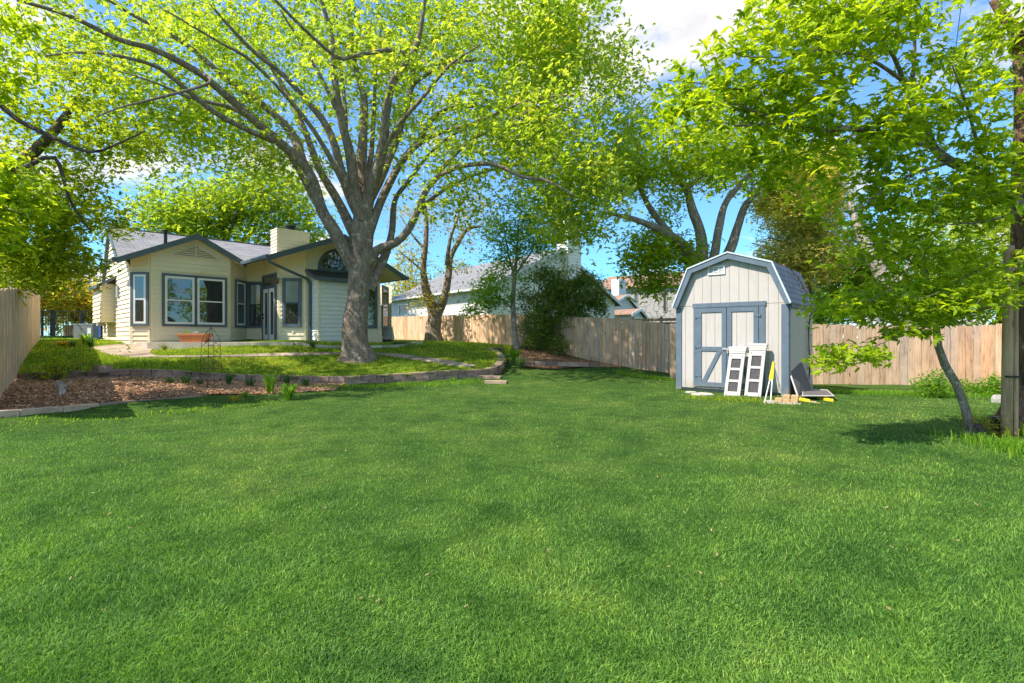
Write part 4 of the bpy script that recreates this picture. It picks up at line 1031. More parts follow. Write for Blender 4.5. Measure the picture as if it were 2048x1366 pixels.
for zz_ in (.35, 1.02, 1.72):
    for xh, sg in ((D0 + .05, 1), (D1 - .09, -1)):
        mb = MB(); mb.box(Q(xh, zz_, .05), sd * (.13 * sg), (0, 0, .035), sn * .008); mb.tube([Q(xh, zz_ - .01, .055), Q(xh, zz_ + .045, .055)], .009, 6); mb.build('hinge', 'slateblue', shed)
# dried vine over the side
mb = MB(); vs = SR + sb * 1.75
pts = catmull([rp3(SR - sd * .45 + sb * 1.2, 2.97), rp3(SR - sd * .25 + sb * 1.45, 2.85), rp3(SR + sd * .02 + sb * 1.6, 2.35), rp3(vs + sd * .14, 2.0), rp3(vs + sd * .06, 1.6), rp3(vs + sd * .05 + sb * .05, 1.1), rp3(vs + sd * .07, .5), rp3(vs + sd * .05, .02)], .1)
mb.tube(pts, .012, 5); mb.tube([p + sb * .05 * math.sin(i * .7) + sd * .01 for i, p in enumerate(pts[4:])], .007, 4)
vine = thing('dead_vine', pts[-1], 'dry brown vine hanging over the right side of the shed roof and wall', 'vine')
mb.build('stem', 'bark_dark', vine)
mb = MB()
for i, p in enumerate(pts):
    for k in range(2):
        a = p + Vector((random.uniform(-.05, .05), random.uniform(-.05, .05), random.uniform(-.05, .05))); u = Vector((random.uniform(-1, 1), random.uniform(-1, 1), random.uniform(-1, .3))).normalized() * .04; v = u.cross(Vector((random.random(), random.random(), 1))).normalized() * .018
        mb.face([a - u, a + v, a + u, a - v], random.random())
mb.build('dead_leaves', 'chips', vine)

# items by the shed
def leanpanel(name, s0, wd, ht, foot, top, label, mats=('shutterwhite', 'meshdark'), cells=3):
    """leaning on the shed front"""
    z0 = -.03; A = Q(s0, z0, foot); topv = Q(s0, z0 + math.sqrt(ht * ht - (foot - top) ** 2), top); up = (topv - A).normalized(); x = sd; n = x.cross(up).normalized()
    if n.dot(sn) < 0: n = -n
    t = thing(name, A, label, 'shutter', 'louvred vent panels leaning on the shed door'); th = .045
    mb = MB(); B = lambda u, v, w_: A + x * u + up * v + n * w_
    b = .065; cap_ = .16; rails = [0.0, .33, .66]; hh = ht - cap_; cells_z = []
    mb.box(B(0, 0, 0), x * b, up * hh, n * th); mb.box(B(wd - b, 0, 0), x * b, up * hh, n * th)
    zs = [0, .09, .09 + (hh - .18 - .1) / 3, 0]
    ch_ = (hh - .13 - .12 - 2 * .055) / 3; z = 0; mb.box(B(b, 0, 0), x * (wd - 2 * b), up * .13, n * (th - .003)); z = .13
    cl = []
    for k in range(3):
        cl.append((z, z + ch_)); z += ch_; hgt = .055 if k < 2 else .12; mb.box(B(b, z, 0), x * (wd - 2 * b), up * hgt, n * (th - .003)); z += hgt
    t_ = mb.build('frame', mats[0], t)
    for k, (u0, h_) in enumerate(((-.008, .045), (-.016, .045), (-.024, .05))): 
        mb = MB(); mb.box(B(u0, hh + .002 + k * .05, -.004 * k), x * (wd - 2 * u0), up * h_, n * (th + .01 + .01 * k)); mb.build('cornice', mats[0], t)
    for z0c, z1c in cl:
        mb = MB(); mb.box(B(b, z0c, .008), x * (wd - 2 * b), up * (z1c - z0c), n * .012); mb.build('mesh_panel', mats[1], t)
    mb = MB()
    for u in (b * .7, wd - b * .7):
        for v in (.06, hh - .06): mb.tube([B(u, v, th), B(u, v, th + .006)], .012, 8)
    mb.build('bolts', 'black', t)
leanpanel('louvre_panel', 1.30, .33, 1.16, .62, .18, 'shorter white three window panel, left of the pair leaning on the shed door')
leanpanel('louvre_panel', 1.70, .33, 1.23, .56, .12, 'taller white three window panel, right of the pair leaning on the shed door')
# yellow tripod
ap = P(1547, 728, 10.9); t = thing('tripod_stand', hit(1545, 803), 'yellow topped tripod stand with thin white legs before the shed corner', 'tripod')
feet = [hit(1529, 805), hit(1541, 806), hit(1566, 797)]
for f_ in feet: mb = MB(); mb.tube([f_, ap], .011, 6); mb.build('leg', 'white', t)
for f_ in feet[:2]: mb = MB(); m_ = ap.lerp(f_, .42); mb.tube([ap + Vector((0, 0, .02)), m_], .024, 6); mb.build('sleeve', 'yellow', t)
mb = MB(); mb.hexa([ap, ap.lerp(feet[0], .45), ap.lerp(feet[1], .45)], [x + Vector((0, .01, 0)) for x in (ap, ap.lerp(feet[0], .45), ap.lerp(feet[1], .45))]); mb.build('web', 'yellow', t)
mb = MB(); mb.tube([ap - Vector((0, 0, .03)), ap + Vector((0, 0, .05))], [.035, .025], 8); mb.build('head', 'yellow', t)
# board and bricks
bb = hit(1556, 808); be = hit(1586, 809); d = vec2(be - bb).normalized(); nb = Vector((-d.y, d.x, 0)); z = Vector((0, 0, 1))
mb = MB(); mb.box(bb - d * .25 - z * .01, d * .62, nb * .25, z * .045); tag(mb.build('concrete_slab', 'concrete', None, loc=bb), 'thin grey slab on the grass carrying the stacked bricks', 'slab')
k = 0
for (u, v, lv, lab) in ((-.06, .02, 0, 'tan brick at the left end of the bottom row on the grey slab'), (.07, .02, 0, 'tan brick in the middle of the bottom row on the grey slab'), (.2, .02, 0, 'tan brick at the right end of the bottom row on the grey slab'),
                    (.07, .03, 1, 'tan brick on top of the pile, left of the upper two'), (.21, .03, 1, 'tan brick on top of the pile, right of the upper two')):
    mb = MB(); c = bb + d * (u) + nb * v + z * (.036 + lv * .068); mb.hexa([c, c + d * .12, c + d * .12 + nb * .2, c + nb * .2], [x + z * .055 for x in (c, c + d * .12, c + d * .12 + nb * .2, c + nb * .2)], .5)
    c2 = [x + z * .055 for x in (c, c + d * .12, c + d * .12 + nb * .2, c + nb * .2)]; cen = sum(c2, Vector()) / 4
    mb.hexa(c2, [x + (cen - x) * .08 + z * .009 for x in c2], .5)
    tag(mb.build('brick', 'tanbrick', None, loc=c), lab, 'brick', 'bricks stacked on a slab by the shed corner')
# leaning window screen
c4 = [P(1577, 737, 11.35), P(1603, 723, 12.1), P(1624, 780, 11.7), P(1597, 806, 10.75)]
c4[2].z = max(c4[2].z, 0.06); c4[3].z = .04
t = thing('window_screen', c4[3], 'dark window screen in a pale frame leaning against the side of the shed', 'window screen')
nn = (c4[1] - c4[0]).cross(c4[3] - c4[0]).normalized()
mb = MB()
for i in range(4): mb.tube([c4[i], c4[(i + 1) % 4]], .02, 4)
mb.build('frame', 'shutterwhite', t)
cen = sum(c4, Vector()) / 4; mb = MB(); mb.hexa([x + (cen - x) * .03 - nn * .004 for x in c4], [x + (cen - x) * .03 + nn * .004 for x in c4]); mb.build('mesh', 'screen', t)
# flat screens on yellow crates
g0 = hit(1640, 803)
t = thing('window_screen', g0 + z * .13, 'grey window screen lying flat on yellow cases beside the shed', 'window screen')
f4 = [hit(1606, 801), hit(1668, 802), hit(1655, 789), hit(1606, 787)]; f4 = [vec2(x) + z * (.10) for x in f4]
mb = MB()
for i in range(4): mb.tube([f4[i] + z * .02, f4[(i + 1) % 4] + z * .02], .015, 4)
mb.build('frame', 'shutterwhite', t)
mb = MB(); mb.hexa(f4, [x + z * .012 for x in f4]); mb.build('mesh', 'screen', t)
for (x0, x1, lab) in ((1606, 1620, 'yellow case under the left end of the flat screen by the shed'), (1655, 1667, 'yellow case under the right end of the flat screen by the shed')):
    a, b = hit(x0, 803), hit(x1, 804); dd = vec2(b - a); nb2 = Vector((0, .35, 0)); tc_ = thing('tool_case', a, lab, 'case', 'yellow cases under a window screen')
    mb = MB(); mb.box(vec2(a) - z * .02, dd, nb2, z * .05); mb.build('bottom_shell', 'yellow', tc_)
    mb = MB(); mb.box(vec2(a) + z * .034, dd, nb2, z * .05); mb.build('lid', 'yellow', tc_)
a, b = hit(1622, 805), hit(1650, 809); mb = MB(); u_ = vec2(b - a)
for k in range(3): mb.box(vec2(a) + Vector((.0, .09 * k, .01 + .012 * k)), u_ * (1 - .1 * k), (0, .07, 0), (0, 0, .02), random.random())
tag(mb.build('scrap_boards', 'wood_back', None, loc=a), 'few short scrap boards on the grass before the flat screen', 'boards')
# flat stones at the shed door
def stone(name, px, py, r, h, mat, label, cat='stone', sq=.7):
    c = hit(px, py); mb = MB(); k = 9; ring = [(math.cos(2 * math.pi * i / k) * r * random.uniform(.75, 1.1), math.sin(2 * math.pi * i / k) * r * sq * random.uniform(.75, 1.1)) for i in range(k)]
    r0 = [c + Vector((x, y, -.02)) for x, y in ring]; r1 = [c + Vector((x * 1.02, y * 1.02, h * .6)) for x, y in ring]; r2 = [c + Vector((x * .82, y * .82, h + random.uniform(-.1, .1) * h)) for x, y in ring]
    mb.hexa(r0, r1); mb.hexa(r1, r2); tag(mb.build(name, mat, None, loc=c), label, cat)
stone('flat_stone', 1405, 791, .26, .05, 'palestone', 'wide flat tan stone lying as a step before the shed door')
stone('flat_stone', 1382, 786, .12, .035, 'palestone', 'small flat tan stone left of the larger stone before the shed door')
stone('rock', 2001, 806, .15, .15, 'quartz', 'rough white rock on the weeds left of the utility pole', 'rock')
stone('flat_stone', 205, 752, .22, .14, 'blockstone', 'loose reddish rock leaning on the upper wall beside the bed shrub', 'rock')

# ================================================================ NEIGHBOURS
# grey neighbour house
nh = thing('neighbour_house', (3, 36, 1), 'pale grey house with a light shingled gable roof beyond the long fence', 'house')
K0 = Vector((-1.4, 30, 0)); KR = Vector((7.35, 38, 0)); KL = Vector((-9.2, 40.5, 0)); KP = Vector((3.0, 34.02, 0)); zE2 = 4.15; zP2 = 7.0; zE2r = 3.85
mb = MB(); d = (KR - K0).normalized(); n = outn(d); Lk = (KR - K0).length
siding(mb, [(0, .9), (Lk, .9), (Lk, zE2r - .15), (Lk * .503, zP2 - .2), (0, zE2 - .1)], K0, d, n, .2, .02); mb.build('gable_wall', 'greygreen', nh)
mb = MB(); d2 = (K0 - KL).normalized(); siding(mb, [(0, .9), ((K0 - KL).length, .9), ((K0 - KL).length, zE2 - .1), (0, zE2 - .1)], KL, d2, outn(d2), .2, .02); mb.build('side_wall', 'grey', nh)
mb = MB(); bk = (KL - K0).normalized(); Lr = (KL - K0).length + .6
r0 = rp3(KP + n * .35, zP2); e0 = rp3(K0 - d * .5 + n * .35, zE2 - .05); e1 = rp3(KR + d * .45 + n * .35, zE2r - .2)
for a, b in ((e0, r0), (r0, e1)):
    q4 = [a, b, b + bk * Lr, a + bk * Lr]; mb.hexa([x - z * .1 for x in q4], q4)
mb.build('roof', 'shingle_pale', nh)
mb = MB()
for a, b in ((e0, r0), (r0, e1)): q4 = [a + z * .01, b + z * .01, b - z * .2, a - z * .2]; mb.hexa([x + n * .003 for x in q4], [x + n * .04 for x in q4])
q4 = [e0, e0 + bk * Lr]; mb.hexa([q4[0] - z * .12 - d * .1, q4[0] - z * .12 - d * .004, q4[0] - d * .004, q4[0] - d * .1], [q4[1] - z * .12 - d * .1, q4[1] - z * .12 - d * .004, q4[1] - d * .004, q4[1] - d * .1])
mb.build('fascia', 'grey', nh)
mb = MB(); s_ = s_at(K0, d, 1124); s2_ = s_at(K0, d, 1150)
siding(mb, [(0, 3), (s2_ - s_, 3), (s2_ - s_, 8.9), (0, 8.9)], K0 + d * s_ + n * .5, d, n, .2); siding(mb, [(0, 3), (.9, 3), (.9, 8.9), (0, 8.9)], K0 + d * s_ - n * .4, n, -d, .2); siding(mb, [(0, 3), (.9, 3), (.9, 8.9), (0, 8.9)], K0 + d * s2_ + n * .5, -n, d, .2)
mb.box(rp3(K0 + d * (s_ - .06) + n * .56, 8.9), d * (s2_ - s_ + .12), -n * 1.0, z * .12); mb.build('chimney', 'greygreen', nh)
def simplewin(par, A, d, s0, s1, z0, z1, m='white'):
    n = outn(d); q = lambda s, zz, o: A + d * s + n * o + Vector((0, 0, zz)); f = MB(); w_ = .09
    for (x0, x1, y0, y1) in ((s0, s1, z0, z0 + w_), (s0, s1, z1 - w_, z1), (s0, s0 + w_, z0 + w_, z1 - w_), (s1 - w_, s1, z0 + w_, z1 - w_)): f.box(q(x0, y0, .024), d * (x1 - x0), (0, 0, y1 - y0), n * .05)
    wn = f.build('window', m, par); f = MB(); f.face([q(s0 + w_, z0 + w_, .03), q(s1 - w_, z0 + w_, .03), q(s1 - w_, z1 - w_, .03), q(s0 + w_, z1 - w_, .03)]); f.build('pane', 'glass', wn)
simplewin(nh, KL, d2, s_at(KL, d2, 799), s_at(KL, d2, 817), 2.85, 3.75)
simplewin(nh, K0, d, s_at(K0, d, 1091), s_at(K0, d, 1104), 2.3, 3.1); simplewin(nh, K0, d, s_at(K0, d, 1112), s_at(K0, d, 1122), 5.0, 5.7, 'greygreen')
# small grey gabled house
def gablehouse(name, px0, px1, pxp, ye0, ye1, yp, Z, dz, yb, label, wallm, roofm, trimm, back=8):
    A, B, K = P(px0, ye0, Z), P(px1, ye1, Z + dz), P(pxp, yp, Z + dz * (pxp - px0) / (px1 - px0)); h = thing(name, (A.x, A.y, 1), label, 'house')
    d = vec2(B - A).normalized(); n = outn(d); Lw = vec2(B - A).length; sp = vec2(K - A).dot(d)
    mb = MB(); siding(mb, [(0.35, .8), (Lw - .35, .8), (Lw - .35, B.z - .0), (sp, K.z - .15), (.35, A.z)], vec2(A), d, n, .22); 
    mb.face([rp3(vec2(A) + d * .35, .8), rp3(vec2(A) + d * .35, A.z), rp3(vec2(A) + d * .35 - n * back, A.z), rp3(vec2(A) + d * .35 - n * back, .8)])
    mb.build('wall', wallm, h)
    mb = MB(); 
    for a, b in ((A, K), (K, B)):
        q4 = [a + n * .3, b + n * .3, b - n * back, a - n * back]; mb.hexa([x - z * .08 for x in q4], q4)
    mb.build('roof', roofm, h); mb = MB()
    for a, b in ((A, K), (K, B)):
        q4 = [a + z * .01, b + z * .01, b - z * .22, a - z * .22]; mb.hexa([x + n * .303 for x in q4], [x + n * .35 for x in q4])
    mb.build('fascia', trimm, h); return h, vec2(A), d
h, A, d = gablehouse('neighbour_house', 1212, 1277, 1251, 611, 620, 589, 46, 2, 640, 'small grey gabled house with white trim seen left of the beige house', 'grey', 'shingle_brown', 'white')
for x0, x1 in ((1215, 1227), (1233, 1242), (1244, 1253)): simplewin(h, A, d, s_at(A, d, x0), s_at(A, d, x1), 2.2, 3.6)
mb = MB(); c0, c1, c2 = P(1223, 560, 50), P(1238, 560, 49), P(1252, 560, 50.5)
mb.hexa([rp3(c0, 3.5), rp3(c1, 3.5), rp3(c2, 3.5), rp3(c0 + c2 - c1, 3.5)], [rp3(c0, 6.55), rp3(c1, 6.55), rp3(c2, 6.55), rp3(c0 + c2 - c1, 6.55)]); ck = mb.build('chimney', 'bluewhite', h)
mb = MB(); mb.hexa([rp3(x, 6.56) for x in (c0, c1, c2, c0 + c2 - c1)], [rp3(x, 6.75) for x in (c0, c1, c2, c0 + c2 - c1)]); mb.build('chimney_cap', 'white', ck)
# beige two storey house
bh = thing('neighbour_house', (13, 62, 1), 'tall beige two storey house with brown roof left of the shed', 'house')
a, b = XZ(1190, 66), XZ(1420, 58); A, B = vec2(a), vec2(b); d = (B - A).normalized(); n = outn(d); Lw = (B - A).length
mb = MB(); mb.hexa([rp3(A, .5), rp3(B, .5), rp3(B - n * 8, .5), rp3(A - n * 8, .5)], [rp3(A, 7.3), rp3(B, 7.3), rp3(B - n * 8, 7.3), rp3(A - n * 8, 7.3)]); mb.build('wall', 'beige', bh)
mb = MB(); q4 = [rp3(A - d * .5 + n * .5, 7.25), rp3(B + d * .5 + n * .5, 7.25), rp3(B - n * 4, 9.2), rp3(A - n * 4, 9.2)]; mb.hexa([x - z * .1 for x in q4], q4); mb.build('roof', 'shingle_brown', bh)
simplewin(bh, A, d, s_at(A, d, 1268), s_at(A, d, 1276), 4.2, 6.6, 'taupe'); simplewin(bh, A, d, s_at(A, d, 1326), s_at(A, d, 1334), 4.2, 6.4, 'taupe')
# tiny house fragment right
h, A, d = gablehouse('neighbour_house', 1258, 1292, 1277, 627, 636, 617, 42, 1, 640, 'low grey porch gable with white window frames just above the fence', 'bluewhite', 'shingle_brown', 'white', 5)
simplewin(h, A, d, s_at(A, d, 1268), s_at(A, d, 1276), 2.3, 2.9); simplewin(h, A, d, s_at(A, d, 1279), s_at(A, d, 1286), 2.3, 2.9)

# ================================================================ TREES
LEAFN = [0]
def leafmesh(C, U, Nn, size, name, mat, par, v, asp=.42):
    """C base points, U pointing directions, Nn normals (unit), size lengths: kinked pointed leaves"""
    U = U / np.linalg.norm(U, axis=1)[:, None]; S = np.cross(Nn, U); S /= np.maximum(1e-6, np.linalg.norm(S, axis=1))[:, None]; W = np.cross(U, S)
    L_ = size[:, None]; hw = S * L_ * asp * .5
    A = C; B = C + U * L_ * .45 + hw + W * L_ * .10; T = C + U * L_ - W * L_ * .08; D = C + U * L_ * .45 - hw + W * L_ * .10
    V = np.stack([A, B, T, D], 1).reshape(-1, 3); i = np.arange(len(C))[:, None] * 4
    F = np.vstack([i + np.array([[0, 1, 2]]), i + np.array([[0, 2, 3]])])
    LEAFN[0] += len(C)
    return npmesh(name, V, F, mat, np.r_[v, v], par)
def clusters(cent, per, spread, size, droop=.35, asp=.42, rosette=5):
    """rosettes of leaflets round twig tips"""
    n = len(cent) * per
    base = np.repeat(cent, per, axis=0) + rng.normal(0, 1, (n, 3)) * spread * np.array([1, 1, .7])
    ax = rng.normal(0, 1, (n, 3)); ax[:, 2] = np.abs(ax[:, 2]) * .3 - droop; ax /= np.linalg.norm(ax, axis=1)[:, None]
    nrm = rng.normal(0, .55, (n, 3)); nrm[:, 2] += 1; nrm -= ax * (nrm * ax).sum(1)[:, None]; nrm /= np.linalg.norm(nrm, axis=1)[:, None]
    sd_ = np.cross(nrm, ax); Cs, Us, Ns = [], [], []
    angs = np.linspace(-1.25, 1.25, rosette) if rosette > 1 else [0]
    for k, a in enumerate(angs):
        a_ = a + rng.normal(0, .15, n); u = ax * np.cos(a_)[:, None] + sd_ * np.sin(a_)[:, None]; u[:, 2] -= .12
        nn = nrm + rng.normal(0, .25, (n, 3)); Cs.append(base + u * .0); Us.append(u); Ns.append(nn / np.linalg.norm(nn, axis=1)[:, None])
    C, U, Nn = np.vstack(Cs), np.vstack(Us), np.vstack(Ns); m = len(C)
    tone = np.repeat(np.clip(rng.normal(.5, .18, len(cent)), 0, 1), per); tone = np.tile(tone, len(angs))
    v = np.clip(tone + rng.normal(0, .16, m), 0, 1)
    return C, U, Nn, size * rng.uniform(.45, 1.35, m), v
def tubes_np(A, B, ra, rb, k=4):
    """many frusta at once"""
    D = B - A; Ln = np.linalg.norm(D, axis=1); ok = Ln > 1e-4; A, B, ra, rb, D = A[ok], B[ok], ra[ok], rb[ok], D[ok] / Ln[ok][:, None]
    ref = np.where(np.abs(D[:, 2:3]) < .9, [[0, 0, 1.0]], [[1.0, 0, 0]]); X = np.cross(D, ref); X /= np.linalg.norm(X, axis=1)[:, None]; Y = np.cross(D, X)
    V = []
    for P_, r in ((A, ra), (B, rb)):
        for j in range(k):
            a = 2 * np.pi * j / k; V.append(P_ + (X * np.cos(a) + Y * np.sin(a)) * r[:, None])
    V = np.stack(V, 1).reshape(-1, 3); i = np.arange(len(A))[:, None] * 2 * k
    F = np.vstack([i + np.array([[j, (j + 1) % k, k + (j + 1) % k, k + j]]) for j in range(k)])
    return V, F
def limb_mesh(limbs, name, mat, par, flare=None, sides=14):
    mb = MB(); nodes = []
    for li, (pts, rs) in enumerate(limbs):
        q = catmull([(p.x, p.y, p.z) for p in pts], .18 if rs[0] < .2 else .12)
        # radius along the limb
        seg = [0]; 
        for a, b in zip(pts, pts[1:]): seg.append(seg[-1] + (b - a).length)
        acc = [0]
        for a, b in zip(q, q[1:]): acc.append(acc[-1] + (b - a).length)
        rr = np.interp(np.array(acc) * seg[-1] / max(acc[-1], 1e-6), seg, rs)
        n = sides if rr[0] > .12 else (8 if rr[0] > .04 else 5); base = len(mb.v); prev = None
        wob = rng.uniform(0, 6.28, 4)
        for k, p in enumerate(q):
            t = (q[min(k + 1, len(q) - 1)] - q[max(k - 1, 0)]).normalized()
            if prev is None: ref = Vector((1, 0, 0)) if abs(t.x) < .8 else Vector((0, 1, 0)); x = t.cross(ref).normalized()
            else: x = (prev - t * prev.dot(t)).normalized()
            prev = x; y = t.cross(x)
            for j in range(n):
                an = 2 * math.pi * j / n; r = rr[k] * (1 + .05 * math.sin(3 * an + wob[0] + acc[k] * 1.3) + .04 * math.sin(acc[k] * 4 + wob[1] + 2 * an))
                if flare and li == 0 and acc[k] < flare:
                    f = (1 - acc[k] / flare) ** 2; r *= 1 + f * (.10 + .13 * math.sin(5 * an + wob[2]) + .06 * math.sin(9 * an + wob[3]))
                mb.v.append(tuple(p + (x * math.cos(an) + y * math.sin(an)) * r))
            nodes.append((p.x, p.y, p.z, rr[k], t.x, t.y, t.z))
        for k in range(len(q) - 1):
            for j in range(n):
                a0 = base + k * n + j; a1 = base + k * n + (j + 1) % n; mb.f.append((a0, a1, a1 + n, a0 + n)); mb.a.append(.5)
        mb.f.append(tuple(base + (len(q) - 1) * n + j for j in range(n))); mb.a.append(.5)
    mb.build(name, mat, par, smooth=True); return np.array(nodes)
def grow(nodes, att, step=.35, jit=.05, rtip=.004, sag=.08):
    """join every attractor to the nearest twig so far; returns edges with radii"""
    n0 = len(nodes); N_ = np.zeros((n0 + len(att) * 14, 3)); Dn = np.zeros_like(N_); par = -np.ones(len(N_), int)
    N_[:n0] = nodes[:, :3]; Dn[:n0] = nodes[:, 4:7]; n = n0
    d0 = np.array([np.min(np.sum((nodes[:, :3] - a) ** 2, 1)) for a in att]); order = np.argsort(d0)
    for a in att[order]:
        if n > len(N_) - 16: break
        dd = np.sum((N_[:n] - a) ** 2, 1); 
        # thick parent nodes are a little less attractive than twigs
        dd[:n0] *= 1.15; i = int(np.argmin(dd)); s = N_[i]; dist = math.sqrt(np.sum((s - a) ** 2)); k = min(12, max(2, int(dist / step)))
        dirp = Dn[i]; c = s + dirp * dist * .38 * (1 if i >= n0 else .7); c[2] += 0; prev = i; last = s
        for j in range(1, k + 1):
            t = j / k; p = (1 - t) ** 2 * s + 2 * t * (1 - t) * c + t * t * a; p = p + rng.normal(0, jit * min(1, dist), 3) * (j < k); p[2] -= sag * t * (1 - t) * dist * .5
            N_[n] = p; dv = p - last; l = np.linalg.norm(dv); Dn[n] = dv / l if l > 1e-6 else dirp; par[n] = prev; prev = n; last = p; n += 1
    rad = np.zeros(n); acc = np.full(n, rtip ** 2.4)
    for i in range(n - 1, n0 - 1, -1):
        rad[i] = max(rtip, acc[i] ** (1 / 2.4)); 
        if par[i] >= n0:
            acc[par[i]] = (acc[par[i]] if acc[par[i]] > rtip ** 2.4 * 1.01 else 0) + acc[i]
    ch = np.arange(n0, n); pa = par[ch]; ra = np.where(pa >= n0, rad[pa], np.minimum(rad[ch] * 1.15, nodes[np.minimum(pa, n0 - 1), 3] * .9))
    return N_[pa], N_[ch], ra, rad[ch]
def ellipsoid_pts(ells, jitter=0):
    """ells: (px, py, rx, ry, Z0, Z1, n[, hollow]) given where the crown stands; returns world points"""
    out = []
    for E in ells:
        px, py, rx, ry, Z0, Z1, n = E[:7]; q = rng.normal(0, 1, (n, 3)); q /= np.linalg.norm(q, axis=1)[:, None]; q *= (rng.random(n) ** .42)[:, None]
        Zm, Zr = (Z0 + Z1) / 2, (Z1 - Z0) / 2; c = P(px, py, Zm); k = Zm / FPX
        out.append(np.c_[c.x + q[:, 0] * rx * k, Zm + q[:, 1] * Zr, c.z + q[:, 2] * ry * k])
    return np.vstack(out)
def clump(pts, keep=.75, s=1.1):
    """thin the points with a lumpy 3d field so that gaps open between leaf masses"""
    f = np.sin(pts[:, 0] / s * 2.3 + 1.7 * np.sin(pts[:, 2] / s * 1.3)) + np.sin(pts[:, 1] / s * 1.9 + 2.1) + np.sin(pts[:, 2] / s * 2.9 + 1.3 * np.sin(pts[:, 0] / s * 1.1))
    return pts[f > np.quantile(f, 1 - keep)]
def tree(name, base, limbs, ells, leaf, label, cat='tree', bark='bark_grey', per=10, spread=.22, size=.09, keep=.75, lump=1.1, group=None, flare=None, asp=.42,
         droop=.35, step=.35, rtip=.004, rosette=5, zmin=None, trunkname='trunk', jit=.05, twigmat=None, tf=None):
    t = thing(name, base, label, cat, group)
    nodes = limb_mesh(limbs, trunkname, bark, t, flare)
    att = clump(ellipsoid_pts(ells), keep, lump)
    if zmin is not None: att = att[att[:, 2] > zmin]
    A, B, ra, rb = grow(nodes, att, step, jit, rtip)
    V, F = tubes_np(A, B, ra, rb, 4); npmesh('branches', V, F, twigmat or bark, np.full(len(F), .5), t, smooth=True)
    C, U, Nn, sz, v = clusters(att, per, spread, size, droop, asp, rosette)
    if zmin is not None: k = C[:, 2] > zmin; C, U, Nn, sz, v = C[k], U[k], Nn[k], sz[k], v[k]
    leafmesh(C, U, Nn, sz, 'crown', leaf, t, v, asp); return t
def LP(l, r0, r1, pw=1.0):
    """limb from picture points (px, py, Z)"""
    p = [P(*x) for x in l]; n = len(p); return (p, [r0 + (r1 - r0) * (i / (n - 1)) ** pw for i in range(n)])

